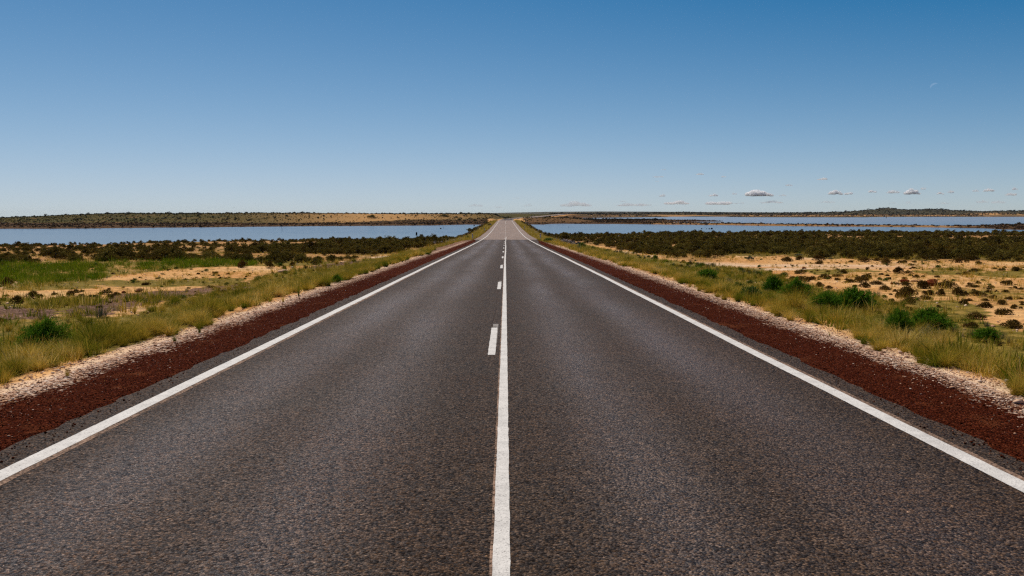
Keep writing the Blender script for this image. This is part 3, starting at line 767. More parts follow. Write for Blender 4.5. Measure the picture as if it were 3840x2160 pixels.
def ico(sub):
    import bmesh
    bm = bmesh.new(); bmesh.ops.create_icosphere(bm, subdivisions=sub, radius=1)
    V = np.array([v.co[:] for v in bm.verts]); Fa = np.array([[v.index for v in f.verts] for f in bm.faces]); bm.free()
    return V, Fa
_ico = {s: ico(s) for s in (1, 2, 3, 4)}

def rock_mesh(name, sub, mat, sx=1, sy=1, sz=.7, rough=.28, cuts=7, seed=None, smooth=False):
    """angular boulder: a sphere flattened by random planes, then roughened"""
    g = np.random.default_rng(seed if seed is not None else int(rng.integers(1e6)))
    V, Fa = _ico[sub]; V = V.copy()
    for i in range(cuts):
        nrm = g.normal(size=3); nrm /= np.linalg.norm(nrm); d = g.uniform(.55, .85)
        over = np.maximum(V @ nrm - d, 0); V = V - over[:, None] * nrm
    V = V * (1 + rough * (fbm(V[:, 0] * 2 + V[:, 2] * 1.3 + 5, V[:, 1] * 2 + V[:, 2] * .7 + 9, int(g.integers(99)), 3) - .5))[:, None]
    V = V * np.array([sx, sy, sz])
    V[:, 2] -= V[:, 2].min() * .75
    me = mesh_np(name, V, Fa, smooth=smooth); me.materials.append(mat)
    return me

SALT = [dome_bush('saltbush_foliage', 1500, .034, M_SALT, lumps=int(rng.integers(8, 13)), hgt=rng.uniform(.5, .72)) for i in range(5)]
SCRB = [dome_bush('scrub_foliage', 1700, .032, M_SCRUB, lumps=int(rng.integers(7, 12)), hgt=rng.uniform(.42, .6)) for i in range(6)]
GREYB = [dome_bush('bluebush_foliage', 900, .026, M_SAGE, lumps=9, hgt=.55) for i in range(2)]
SALT_FAR = [dome_bush('saltbush_far', 300, .066, M_SALT, lumps=int(rng.integers(6, 10)), hgt=rng.uniform(.5, .72)) for i in range(5)]
FARB = [dome_bush('far_bush', 130, .085, M_FARB, lumps=6, hgt=rng.uniform(.5, .7)) for i in range(4)]
BANKB = [dome_bush('bank_bush', 110, .085, M_BANKB, lumps=6, hgt=rng.uniform(.45, .6)) for i in range(4)]
SHORE = [dome_bush('samphire', 90, .10, M_SHORE, lumps=6, hgt=.4) for i in range(3)]
STEMS = stems_mesh('scrub_stems', 7, .4, .3, .012)
GREEN = [feather_bush('feathery_foliage', 420, 30, M_GREEN, w=.62, h=.78, leaf=.036, lw=.007) for i in range(4)]
LIME = [feather_bush('lime_foliage', 130, 18, M_LIME, w=.6, h=.6, leaf=.05, lw=.010) for i in range(2)]
TUFT = [blades('grass_tuft', 34, .42, .30, .0055, M_GRASS, base=.12, tint=(.5, .22)) for i in range(5)]
TUFTF = [blades('grass_tuft_far', 16, .42, .32, .012, M_GRASS, seg=2, base=.2, tint=(.5, .22)) for i in range(4)]
TUFTG = [blades('green_tuft', 16, .38, .30, .013, M_GRASSG, seg=2, base=.2, tint=(.4, .2)) for i in range(4)]
TUFTL = [blades('lush_tuft', 18, .38, .32, .013, M_GRASSL, seg=2, base=.2, tint=(.42, .2)) for i in range(4)]
TUSS = [blades('tussock_blades', 420, .52, .46, .0032, M_GRASS, seg=4, base=.09, lean=.75, tint=(.46, .2)) for i in range(4)]
TUSSG = [blades('green_tussock_blades', 420, .48, .44, .0036, M_GRASSG, seg=4, base=.08, lean=.7, tint=(.35, .2)) for i in range(3)]
PLUME = [blades('plume_stems', 90, .55, .38, .0035, M_PLUME, seg=3, base=.07, lean=.7, tint=(.6, .25)) for i in range(2)]
SAGEP = [blades('sage_stems', 110, .55, .22, .008, M_SAGE, seg=3, base=.16, lean=.6, tint=(.45, .2)) for i in range(3)]
PEBB = [rock_mesh('pebble', 1, M_STONES, 1, rng.uniform(.7, 1), rng.uniform(.26, .42), cuts=4) for i in range(6)]
RPEB = [rock_mesh('red_pebble', 1, M_REDSTONES, 1, rng.uniform(.7, 1), rng.uniform(.45, .7), cuts=4) for i in range(4)]
RIP = [rock_mesh('rubble', 2, M_RIP, 1, rng.uniform(.7, 1), rng.uniform(.5, .8), cuts=6) for i in range(5)]

# ------------------------------------------------------------------ scatter (uncountable cover only) via geometry nodes
def scatter(name, P, meshes, scl, label, cat, tilt=0.0, sq=(1., 1.)):
    n = len(P)
    c = bpy.data.collections.new(name + '_sources')
    for i, me in enumerate(meshes):
        c.objects.link(bpy.data.objects.new(f'{name}_source_{i:02d}', me))
    rot = np.zeros((n, 3)); rot[:, 2] = rng.uniform(0, 6.283, n)
    if tilt: rot[:, :2] = rng.normal(0, tilt, (n, 2))
    s3 = np.repeat(np.asarray(scl, float)[:, None], 3, 1); s3[:, 2] *= rng.uniform(sq[0], sq[1], n)
    me = bpy.data.meshes.new(name); me.vertices.add(n); me.vertices.foreach_set('co', np.asarray(P, np.float32).ravel())
    for an, typ, dat in (('rot', 'FLOAT_VECTOR', rot), ('scl', 'FLOAT_VECTOR', s3)):
        a = me.attributes.new(an, typ, 'POINT'); a.data.foreach_set('vector', dat.astype(np.float32).ravel())
    a = me.attributes.new('pick', 'INT', 'POINT'); a.data.foreach_set('value', rng.integers(0, len(meshes), n).astype(np.int32))
    o = link(name, me)
    g = bpy.data.node_groups.new(name + '_scatter', 'GeometryNodeTree')
    g.interface.new_socket('Geometry', in_out='INPUT', socket_type='NodeSocketGeometry')
    g.interface.new_socket('Geometry', in_out='OUTPUT', socket_type='NodeSocketGeometry')
    gi = g.nodes.new('NodeGroupInput'); go = g.nodes.new('NodeGroupOutput')
    ci = g.nodes.new('GeometryNodeCollectionInfo'); ci.inputs['Collection'].default_value = c
    ci.inputs['Separate Children'].default_value = True; ci.inputs['Reset Children'].default_value = True
    ip = g.nodes.new('GeometryNodeInstanceOnPoints'); ip.inputs['Pick Instance'].default_value = True
    def attr(nm, typ):
        nd = g.nodes.new('GeometryNodeInputNamedAttribute'); nd.data_type = typ; nd.inputs['Name'].default_value = nm
        return nd.outputs['Attribute']
    L = g.links.new
    L(gi.outputs[0], ip.inputs['Points']); L(ci.outputs[0], ip.inputs['Instance'])
    L(attr('pick', 'INT'), ip.inputs['Instance Index'])
    L(attr('rot', 'FLOAT_VECTOR'), ip.inputs['Rotation']); L(attr('scl', 'FLOAT_VECTOR'), ip.inputs['Scale'])
    L(ip.outputs[0], go.inputs[0])
    md = o.modifiers.new('scatter', 'NODES'); md.node_group = g
    return tag(o, label, cat, kind='stuff')

def rnd_pts(n, x0, x1, y0, y1):
    return rng.uniform(x0, x1, n), rng.uniform(y0, y1, n)

def fan_pts(n, y0, y1, lo=-.85, hi=.85):
    """uniform density over the wedge seen ahead"""
    y = np.sqrt(rng.uniform(y0 ** 2, y1 ** 2, n)); return rng.uniform(lo, hi, n) * y, y

def drop(x, y, off=0):
    return np.stack([x, y, ground_h(x, y) + off], -1)

EXEC = True
# ---- saltbush: every bush of the two dark bands; the 260 largest in view become objects of their own
def band():
    x, y = fan_pts(80000, 40, 285)
    z = ground_h(x, y)
    sd = lake_sd(x, y)
    ok = (in_zone(x, y, z, Z_SCRUB_L, .8) | in_zone(x, y, z, Z_SCRUB_R, .8)) & (sd > .5) & (np.abs(x - road_x(y)) > 9)
    den = fbm(x / 9, y / 5, 63, 3) + .06 - .01 * (x < -25)
    # barer sandy openings along the back of each band and in the left one
    den = den - .40 * sst(.53, .66, fbm(x / 16, y / 7, 19, 2)) * np.where(x < 0, 1, .35) * np.where((x < -30) , 1.25, .8)
    den = den - .16 * (1 - sst(58, 74, y)) * (x > 0)
    back = np.where(x > 0, np.exp(-((y - 178) / 13) ** 2) * sst(30, 60, x), np.exp(-((y - 128) / 8) ** 2) * .8)
    den = den - .42 * back * (fbm(x / 7, y / 5, 29, 2) > .42)
    ok &= rng.random(len(x)) < np.clip((den - .33) * 1.9, 0, 1)
    x, y, z = x[ok], y[ok], z[ok]
    s = np.clip(rng.lognormal(.06, .34, len(x)), .45, 1.9) * np.where(x < 0, 1 - .34 * sst(60, 80, y) * sst(15, 40, -x) - .10 * sst(85, 125, y) * sst(15, 45, -x), 1)
    return x, y, z, s
bx, by, bz, bs = band()
app = bs * (.45 + .0) / by
order = np.argsort(-app)
N_IND = 270
ind, rest = order[:N_IND], order[N_IND:]
nearb = rest[by[rest] < 95]; farb = rest[by[rest] >= 95]
P = np.stack([bx, by, bz - .03], -1)
scatter('saltbush_thicket', P[nearb], SALT, bs[nearb], 'dense dark brown saltbush thicket between the sand and the lakes', 'scrub', .08, (.8, 1.15))
scatter('far_saltbush_thicket', P[farb], SALT_FAR, bs[farb] * 1.08, 'dark saltbush thicket along the near lake shores', 'scrub', .08, (.75, 1.2))

def place(name, me, loc, w, hs=1.0, rz=None, label=None, cat='bush', group=None, stems=None, depth=None):
    """a plant of its own: foliage mesh at its base, stems as a part"""
    o = bpy.data.objects.new(name, me); COL.objects.link(o)
    o.location = loc
    o.rotation_euler = (0, 0, float(rng.uniform(0, 6.28)) if rz is None else rz)
    o.scale = (w, depth or w, hs)
    tag(o, label, cat, group)
    if stems is not None:
        c = bpy.data.objects.new('stem', stems); COL.objects.link(c); c.parent = o
    return o

for i in ind:
    side = 'left' if bx[i] < 0 else 'right'
    px_, py_ = proj(P[i]); front = by[i] < 72
    size = 'large' if bs[i] > 1.3 else 'mid-sized'
    lab = f"{size} dark saltbush {'at the front edge' if front else 'inside the near half'} of the scrub band {side} of the road"
    place('saltbush', SALT[int(rng.integers(5))], P[i], bs[i], bs[i] * rng.uniform(.8, 1.15), label=lab, group=f'saltbushes of the scrub band {side} of the road', stems=STEMS if by[i] < 60 else None)

# ---- bushes standing by themselves on the sand, measured one by one: (centre x, base y, width, height) in crop pixels
R4 = (2880, 760); S4 = .3727
SAND_R = [(195,595,120,45),(510,582,110,50),(320,578,80,40),(835,603,60,22),(965,597,120,55),(1090,587,70,35),(1190,625,105,70),(1350,610,100,30),(1428,634,55,24),(1940,607,150,55),(2120,622,60,40),(515,620,80,40),(1050,645,40,18),
 (320,717,120,35),(755,715,80,42),(1305,716,120,66),(1410,712,80,35),(2100,684,80,27),(2280,672,55,22),(2350,688,75,32),(2500,692,110,46),(1965,727,125,35),(2130,724,50,18),(700,748,100,32),(565,768,145,45),(700,783,75,28),(1200,740,60,20),
 (1485,757,80,32),(1560,748,40,22),(1700,755,55,28),(1000,767,80,50),(935,807,150,76),(830,808,110,40),(970,857,140,50),(1090,827,130,45),(1180,880,110,55),(330,790,130,50),(430,780,120,40),(1540,868,150,80),(1360,834,160,42),(1790,862,180,80),
 (2060,855,110,36),(2115,817,70,30),(2400,834,130,55),(2255,858,95,28),(2470,866,75,30),(2550,876,80,28),(1900,932,110,92),(1735,938,110,66),(1600,934,120,55),(1400,955,200,105),(1320,960,80,62),(1430,1025,130,82),(1590,978,120,50),(1990,937,70,46),
 (2110,942,150,55),(2075,890,60,25),(2300,900,50,25),(1970,1030,90,66),(2015,992,80,35),(2190,1062,140,62),(2420,977,75,36),(2340,1028,110,52),(2500,1072,110,50),(2090,1180,180,80),(2370,1132,160,72),(2450,1268,250,80),(2040,1265,140,60),
 (1410,1087,80,45),(1270,897,55,30),(2560,1032,50,30),(1270,1030,110,40),(520,850,110,50),(250,780,80,40),(120,760,90,35)]
L1 = (0, 760)
SAND_L = [(80,838,130,80),(285,612,75,70),(2440,656,100,72),(350,972,160,80),(545,932,60,36),(715,942,80,66),(830,900,55,28),(1065,927,140,50),(1170,937,90,40),(1110,965,90,45),(830,957,90,40),(180,1017,150,75),(540,977,90,28),(1470,832,80,36),
 (20,988,70,30),(20,642,55,40),(640,965,60,30)]
SAND_L2 = [(130,662,110,78),(230,628,90,62),(285,675,45,42),(500,672,60,42),(370,642,60,50),(110,598,70,52),(605,628,130,72),(190,543,60,44),(760,600,90,70)]   # origin (960, 760)
big_boulder = on_ground(2880 + 1640 * S4, 760 + 842 * S4)[0]
ochre = on_ground(1400 * S4, 760 + 902 * S4)[0]

def rel(p, q, name):
    dx, dy = p[0] - q[0], p[1] - q[1]
    a = f"{abs(dx):.0f} m {'left' if dx < 0 else 'right'}"; b = f"{abs(dy):.0f} m {'nearer' if dy < 0 else 'farther'}"
    return f"{a} and {b} than {name}"

used_labels = set()
def sand_bush(lst, org, land, lname, kinds, side):
    for n_, (cx, byy, w, h) in enumerate(lst):
        p = on_ground(org[0] + cx * S4, org[1] + byy * S4)[0]
        D = p[1]; W = w * S4 / F * D; H = h * S4 / F * D
        p = p + np.array([p[0] / D, 1, 0]) * W * .35; p[2] = ground_h(p[0], p[1]) - .03
        me = kinds[n_ % len(kinds)]
        shape = 'low wide' if H < .36 * W else ('tall' if H > .62 * W else 'round')
        size = 'small' if W < .7 else ('big' if W > 1.35 else '')
        lab = ' '.join(f"{size} {shape} brown bush, {rel(p, land, lname)}".split())
        k = 0
        while lab in used_labels:
            k += 1; lab = lab.replace('brown bush', 'scrub bush') if k == 1 else lab.replace('scrub bush', 'dry bush')
        used_labels.add(lab)
        zt = max(v.co.z for v in me.vertices)
        place('scrub_bush', me, p, W * 1.12, H / zt * 1.25, label=lab, group=f'scrub bushes scattered on the sand {side} of the road', stems=STEMS if W * F / D > 35 else None)
sand_bush(SAND_R, R4, big_boulder, 'big red boulder', SCRB, 'right')
sand_bush(SAND_L, L1, ochre, 'ochre rock', SCRB + SALT[:2], 'left')
sand_bush(SAND_L2, (960, 760), ochre, 'ochre rock', SALT, 'left')

def px_place(name, me, px, py, w, h, label, cat, group=None, stems=None, back=.35, rz=None, dz=-.03):
    p = on_ground(px, py)[0]; D = p[1]; W = w / F * D; H = h / F * D
    p = p + np.array([p[0] / D, 1, 0]) * W * back; p[2] = ground_h(p[0], p[1]) + dz
    co = np.array([v.co[:] for v in me.vertices]); ext = co[:, 0].max() - co[:, 0].min(); zt = co[:, 2].max()
    return place(name, me, p, W / ext, H / zt, label=label, cat=cat, group=group, stems=stems, rz=rz)

# pale bluish bushes at the edge of the sand
px_place('bluebush', GREYB[0], 2995, 963, 34, 15, 'pale blue-grey bush at the back edge of the right-hand sand', 'bush')
px_place('bluebush', GREYB[1], 3113, 973, 18, 10, 'small pale grey bush before the scrub, right of the blue-grey one', 'bush')
px_place('bluebush', GREYB[0], 2815, 978, 32, 22, 'grey-green round bush on the sand at the left end of the right-hand sand', 'bush')

# green feathery bushes on the verges
GB = [(2898, 1108, 68, 62, 'first dark green feathery bush on the right verge, farthest of the large ones'), (2985, 1132, 105, 76, 'wide green feathery bush on the right verge, second of the large ones'),
      (3090, 1182, 112, 76, 'green feathery bush on the right verge, just left of the biggest one'), (3204, 1172, 128, 80, 'biggest dark green feathery bush on the right verge, above a pale gravel edge'),
      (3365, 1276, 92, 100, 'green feathery bush behind the white-tufted plant on the right verge'), (3480, 1262, 160, 92, 'wide dark green feathery bush nearest the camera on the right'),
      (2650, 1058, 74, 42, 'mid-green feathery bush on the right verge, beside blue-grey stalks'), (172, 1338, 150, 112, 'large dark green leafy bush in the tall grass left of the road'),
      (3700, 1290, 90, 50, 'low green feathery bush in the grass at the right edge'), (1262, 1062, 42, 28, 'small dark green bush at the gravel edge left of the road')]
for i, (a, b, w, h, lab) in enumerate(GB):
    px_place('feathery_bush', GREEN[i % 4], a, b, w * (1.6 if i == 7 else 1.5), h * (1.55 if i == 7 else 1.4), lab, 'bush', 'green feathery bushes on the road verges', STEMS, back=.42)
LB = [(2388, 987, 32, 18, 'small bright green plant on the right verge before the dark scrub'), (2222, 942, 56, 16, 'low bright green clump at the foot of the right-hand scrub band'), (2058, 908, 54, 20, 'rounded bright green bush beside the right-hand guide post'),
      (1540, 948, 36, 14, 'bright green clump where the left scrub meets the road gravel'), (1515, 968, 46, 18, 'bright green grassy clump on the left verge beside the red gravel'), (1720, 895, 26, 14, 'green bush beside the left end of the causeway'), (1605, 957, 30, 14, 'small green plant alone on the pale gravel left of the road'), (1755, 896, 22, 15, 'yellow-green bush just left of the left guide post')]
for i, (a, b, w, h, lab) in enumerate(LB):
    px_place('green_shrub', LIME[i % 2], a, b, w, h, lab, 'shrub', 'bright green shrubs along the road', back=.3)

# tussocks and stalky plants that stand out along the verges
TL = [('grass_tussock', TUSSG[0], 748, 1252, 72, 50, 'dark green tussock on the pale gravel left of the road, largest there'), ('grass_tussock', TUSSG[1], 655, 1283, 56, 40, 'green tussock on pale gravel, next nearer than the largest one'),
      ('grass_tussock', TUSS[0], 252, 1415, 60, 48, 'pale straw tussock alone at the edge of the red gravel, left side'), ('grass_tussock', TUSSG[2], 72, 1472, 44, 20, 'small green tussock at the gravel edge nearest the camera, left side'),
      ('grass_tussock', TUSS[1], 300, 1352, 118, 88, 'big olive-brown tussock with a dark shadow at the gravel edge, left side'), ('grass_tussock', TUSS[2], 20, 1410, 120, 92, 'tall straw tussock at the left border of the picture'),
      ('grass_tussock', TUSS[3], 590, 1248, 84, 60, 'olive tussock on the gravel edge just left of the dark green tussock'), ('grass_tussock', TUSS[0], 505, 1178, 50, 44, 'yellowish tussock on the dark gravel strip left of the road'),
      ('grass_tussock', TUSS[1], 552, 1160, 48, 34, 'straw tussock on the dark gravel strip, right of the yellowish one'), ('grass_tussock', TUSSG[0], 1120, 1112, 46, 48, 'green tussock bending over the red gravel left of the road'),
      ('grass_tussock', TUSS[2], 1062, 1134, 40, 34, 'brownish tussock on the pale gravel beside the green one bending over'), ('grass_tussock', TUSSG[1], 1525, 975, 16, 10, 'tiny green tussock at the red gravel edge far down the left side'),
      ('grass_tussock', TUSS[3], 3474, 1322, 84, 66, 'straw and reddish tussock below the white-tufted plant, right verge'), ('grass_tussock', TUSS[0], 3580, 1355, 90, 50, 'yellow-green tussock at the gravel edge right of the reddish tussock'),
      ('grass_tussock', TUSS[1], 3760, 1400, 110, 60, 'olive tussock at the gravel edge nearest the camera, right side'), ('plumed_grass', PLUME[0], 452, 1292, 44, 46, 'white-plumed grass tuft beside the dark rock, left gravel edge'),
      ('plumed_grass', PLUME[1], 3450, 1290, 74, 76, 'white-tufted tall plant in front of the green bush, right verge'), ('plumed_grass', PLUME[0], 3600, 1272, 70, 46, 'low white-flowering plant to the right of the tall white-tufted one'),
      ('grass_tussock', TUSSG[2], 3262, 1272, 44, 22, 'short dark green tussock at the pale gravel edge, right side'), ('grass_tussock', TUSS[2], 3110, 1262, 26, 30, 'thin yellow tussock standing on the pale gravel, right side')]
for (nm, me, a, b, w, h, lab) in TL:
    px_place(nm, me, a, b, w, h, lab, 'grass', 'grass tussocks along the gravel edges', back=.2)
SG = [(1165, 1058, 34, 34, 'tall blue-grey stalky plant in the left verge grass, nearer one'), (1416, 1003, 26, 20, 'blue-grey stalky plant at the left gravel edge, farther one'), (2560, 1040, 40, 34, 'blue-grey stalky plant left of the mid-green bush, right verge'),
      (2470, 1022, 36, 30, 'grey-green stalky plant at the pale gravel edge, right verge'), (2420, 1005, 40, 26, 'grey stalky plants in the right verge before the scrub'), (2375, 990, 30, 22, 'thin grey-green stalks on the right verge, farthest clump'), (3540, 1204, 44, 24, 'grey stalky plant with dark base on the far side of the right verge'),
      (150, 1200, 40, 30, 'blue-green stalky plant in the dull grass at far left'), (700, 1096, 30, 22, 'blue-green stalks on the dark gravel strip left of the road')]
for i, (a, b, w, h, lab) in enumerate(SG):
    px_place('stalky_plant', SAGEP[i % 3], a, b, w, h, lab, 'plant', 'blue-grey stalky plants on the verges', back=.2)

# ---- grass (uncountable)
def grass_pts(n, y0, y1, lo, hi, zones, amp=.5, den=None, dmin=5.65):
    x, y = fan_pts(n, y0, y1, lo, hi)
    z = ground_h(x, y)
    ok = np.zeros(n, bool)
    for q in zones: ok |= in_zone(x, y, z, q, amp)
    ok &= np.abs(x - road_x(y)) > dmin
    if den is not None: ok &= rng.random(n) < den(x, y)
    return np.stack([x[ok], y[ok], z[ok] - .02], -1)
g1 = grass_pts(44000, 7, 52, -.95, .95, [Z_VERGE_L, Z_VERGE_R], .35, lambda x, y: np.clip((fbm(x / 1.6, y / 2.6, 7, 3) - .32) * 3.2, .14, 1))
gt = grass_pts(6500, 7, 60, -.95, .95, [Z_VERGE_L, Z_VERGE_R], .35, lambda x, y: np.clip((fbm(x / 1.8, y / 2.6, 27, 3) - .40) * 4.5, .0, 1))
g1b = grass_pts(9000, 48, 125, -.5, .5, [Z_VERGE_L, Z_VERGE_R], .5, lambda x, y: np.clip((fbm(x / 2, y / 3, 7, 3) - .3) * 3, .1, 1))
n = 5500; yy = 8 + 56 * rng.random(n) ** 1.25; dd = 5.95 + 2.3 * rng.random(n); ss_ = np.where(rng.random(n) < .5, -1, 1); ok = fbm(yy / 1.5, ss_ * 9 + dd, 72, 2) > .33
g1 = np.concatenate([g1, drop((ss_ * dd)[ok], yy[ok], -.02)])
n = 1500; yy = 8 + 60 * rng.random(n) ** 1.25; dd = 6.0 + 1.6 * rng.random(n); ss_ = np.where(rng.random(n) < .5, -1, 1); ok = fbm(yy / 2.2, ss_ * 9 + dd, 73, 2) > .42
gt = np.concatenate([gt, drop((ss_ * dd)[ok], yy[ok], -.02)])
sc = rng.lognormal(-.62, .28, len(g1)) * (.6 + .6 * fbm(g1[:, 0] / 2.2, g1[:, 1] / 2.2, 12, 2))
scatter('grass', g1, TUFT + TUFTG, sc, 'short straw and olive grass on both verges of the road', 'grass', .1)
n = 520; yy = 8 + 52 * rng.random(n) ** 1.3; ss_ = np.where(rng.random(n) < .62, -1, 1); dd = 5.6 + .7 * rng.random(n); ok = vnoise(yy * .55, ss_ * 3.0, 71) > .42
ge = drop((ss_ * dd)[ok], yy[ok], -.02); gt = np.concatenate([gt, ge])
scatter('tussock_grass', gt, TUSS + TUSSG, rng.lognormal(-.66, .30, len(gt)) * np.where(gt[:, 0] > 0, .85, 1.0), 'fluffy straw tussocks crowding the verges of the road', 'grass', .12, (.75, 1.05))
scatter('far_verge_grass', g1b, TUFTF + TUFTG[:2], rng.lognormal(-.25, .25, len(g1b)), 'straw-coloured grass along the verges farther down the road', 'grass', .1)
g2 = grass_pts(80000, 34, 110, -.9, .4, [Z_GREEN_L], .7, lambda x, y: np.clip((fbm(x / 5, y / 5, 8, 3) - .26) * 3.2, .06, 1))
scatter('green_grass', g2, TUFTL, rng.lognormal(-.30, .3, len(g2)), 'bright green grass in front of the scrub band left of the road', 'grass', .1)
g3 = grass_pts(40000, 14, 95, -.95, .95, Z_PATCH, .8, lambda x, y: np.clip((fbm(x / 3, y / 3, 18, 3) - .42) * 2.2, 0, 1))
scatter('patchy_grass', g3, TUFTF + TUFTG[:2], rng.lognormal(-.45, .3, len(g3)), 'thin olive grass in patches over the sand', 'grass', .1)
Z_OLIVE = [(-900, 1110), (0, 1120), (250, 1118), (420, 1122), (560, 1112), (660, 1118), (560, 1150), (430, 1175), (300, 1192), (0, 1205), (-900, 1260)]
go_ = grass_pts(16000, 16, 36, -.95, .0, [Z_OLIVE], .7, lambda x, y: np.clip((fbm(x / 1.8, y / 1.8, 58, 3) - .36) * 3.4, 0, 1))
scatter('dull_grass', go_, TUFTG + TUFTF[:1], rng.lognormal(-.55, .3, len(go_)), 'dull olive grass over the dark gravel left of the road', 'grass', .1)
gh = grass_pts(2600, 16, 95, .02, .8, [Z_VERGE_R], .6, lambda x, y: np.clip((fbm(x / 3, y / 4, 68, 3) - .42) * 4, 0, 1))
scatter('verge_herbs', gh, SAGEP + SAGEP + LIME[:1], rng.lognormal(-.85, .3, len(gh)), 'grey-green herbs mixed into the right verge', 'plants', .1)
Z_LUSH = [(-300, 1235), (60, 1225), (330, 1215), (420, 1240), (330, 1300), (220, 1345), (60, 1385), (-300, 1420)]
gl = grass_pts(9000, 9, 30, -.95, -.1, [Z_LUSH], .5, lambda x, y: np.clip((fbm(x / 1.2, y / 1.2, 79, 3) - .40) * 4, 0, 1))
scatter('lush_herbs', gl, TUFTL, rng.lognormal(-.55, .3, len(gl)), 'fresh green herbs round the leafy bush left of the road', 'plants', .1)
gl = grass_pts(9000, 9, 60, .1, .95, [Z_VERGE_R], .5, lambda x, y: np.clip((fbm(x / 2.2, y / 3.2, 80, 3) - .50) * 5, 0, 1))
scatter('lush_herbs', gl, TUFTL, rng.lognormal(-.6, .3, len(gl)), 'fresh green herbs in patches along the right verge', 'plants', .1)
gh = grass_pts(1200, 9, 60, -.9, -.02, [Z_VERGE_L], .6, lambda x, y: np.clip((fbm(x / 3, y / 4, 69, 3) - .42) * 4, 0, 1))
scatter('verge_herbs', gh, SAGEP + TUSSG, rng.lognormal(-.95, .3, len(gh)), 'green herbs mixed into the left verge', 'plants', .1)
# sparse stray tufts over the sand
x, y = fan_pts(26000, 14, 90, -.95, .95); dd = np.abs(x); ok = (dd > 7.5) & (fbm(x / 4, y / 4, 88, 3) + .25 * rng.random(len(x)) > .60)
g4 = drop(x[ok], y[ok], -.02)
scatter('stray_tufts', g4, TUFTF, rng.lognormal(-.95, .35, len(g4)), 'sparse dry grass tufts dotted over the sand', 'grass', .1)
n = 3200; yy = rng.uniform(48, 124, n); dd = rng.uniform(5.5, 9.6, n) - .6 * sst(85, 120, yy); ok = fbm(yy / 3, dd / 1.5, 83, 3) > .40
ge = drop(dd[ok], yy[ok], -.02)
n = 1500; yy = rng.uniform(70, 124, n); dd = rng.uniform(6.8, 10.5, n); ok = fbm(yy / 3, dd / 1.5, 84, 3) > .46
ge = np.concatenate([ge, drop(-dd[ok], yy[ok], -.02)])
scatter('roadside_grass', ge, TUFTF + TUFTG[:2], rng.lognormal(-.35, .28, len(ge)), 'low straw grass beside the gravel near the start of the causeway', 'grass', .1)
x, y = fan_pts(5200, 15, 78, -.95, .95); ok = (np.abs(x) > 9) & (fbm(x / 5, y / 5, 118, 3) > .44)
gs = drop(x[ok], y[ok], -.02)
scatter('low_herbs', gs, SCRB[:3] + TUFTG[:2] + LIME[:1], np.exp(rng.normal(-1.75, .42, len(gs))), 'ankle-high herbs and seedlings dotted over the sand', 'plants', .1, (.7, 1.1))
# causeway slopes
n = 9000; s = np.where(rng.random(n) < .5, -1, 1); dd = rng.uniform(5.0, 9.4, n); y = rng.uniform(120, 470, n) ** 1.0
g5 = drop(s * dd + road_x(y), y, -.03)
scatter('slope_grass', g5, TUFTF, rng.lognormal(.0, .3, len(g5)), 'straw grass on the slopes of the causeway', 'grass', .1)
n = 9000; s = np.where(rng.random(n) < .5, -1, 1); dd = rng.uniform(7.6, 11.9, n) + rng.normal(0, .4, n); y = 128 + 330 * rng.random(n) ** 1.3
g6 = drop(s * dd + road_x(y), y, -.05)
scatter('rubble', g6, RIP, np.minimum(rng.lognormal(-1.85, .42, n), .42), 'grey stone rubble along the foot of the causeway slopes', 'rubble', .5)
n = 190; s = np.where(rng.random(n) < .5, -1, 1); dd = rng.uniform(8.4, 11.6, n); y = 150 + 300 * rng.random(n)
g7 = drop(s * dd + road_x(y), y, -.05)
scatter('slope_bushes', g7, SALT_FAR, rng.lognormal(.1, .35, n), 'dark bushes mixed into the rubble along the causeway', 'scrub', .1)

# ---- loose stones (uncountable)
def sh_z(d, y):
    return road_z(y) + np.where(d < 6.5, -.012 - .03 * np.maximum(d - 4.0, 0) - .085 * np.maximum(d - 5.7, 0), -9)
def stones(n, y0, y1, d0, d1, side, pw, mu, sg):
    y = y0 + (y1 - y0) * rng.random(n) ** 1.8
    d = d0 + (d1 - d0) * rng.random(n) ** pw
    x = side * d
    z = np.maximum(sh_z(d, y), ground_h(x, y))
    return np.stack([x, y, z], -1), np.exp(rng.normal(mu, sg, n))
a, sa = stones(6000, 5, 60, 4.3, 6.1, 1, .45, -4.75, .45)
b, sb = stones(13000, 5, 60, 5.05, 6.0, 1, .8, -4.6, .5)
c, sc_ = stones(11000, 5, 60, 5.2, 6.0, -1, .8, -4.6, .5)
d, sd_ = stones(2600, 5, 60, 4.15, 5.3, -1, .5, -5.0, .45)
e, se = stones(1500, 4.5, 30, 3.72, 4.05, 1, .6, -5.0, .35); f_, sf = stones(1500, 4.5, 30, 3.75, 4.1, -1, .6, -5.0, .35)
e[:, 2] += .012; f_[:, 2] += .012
PP = np.concatenate([a, b, c, d]); SS = np.concatenate([sa, sb, sc_, sd_])
scatter('loose_stones', PP, PEBB, SS, 'pale loose stones strewn along the outer edges of the shoulders', 'gravel', .22)
a, sa = stones(22000, 4.5, 30, 4.02, 5.5, 1, 1.0, -5.2, .35); b, sb = stones(22000, 4.5, 30, 4.05, 5.3, -1, 1.0, -5.2, .35)
scatter('red_gravel', np.concatenate([a, b, e, f_]), RPEB, np.concatenate([sa, sb, se, sf]), 'small dark red stones on the gravel shoulders', 'gravel', .5)
x, y = fan_pts(7000, 12, 60, -.9, .9)
ok = (np.abs(x) > 7) & (fbm(x / 5, y / 5, 44, 3) > .47)
g8 = drop(x[ok], y[ok], 0)
scatter('scattered_stones', g8, PEBB, np.exp(np.minimum(rng.normal(-3.6, .5, len(g8)), -2.7)), 'small pale stones scattered over the sand', 'gravel', .5)

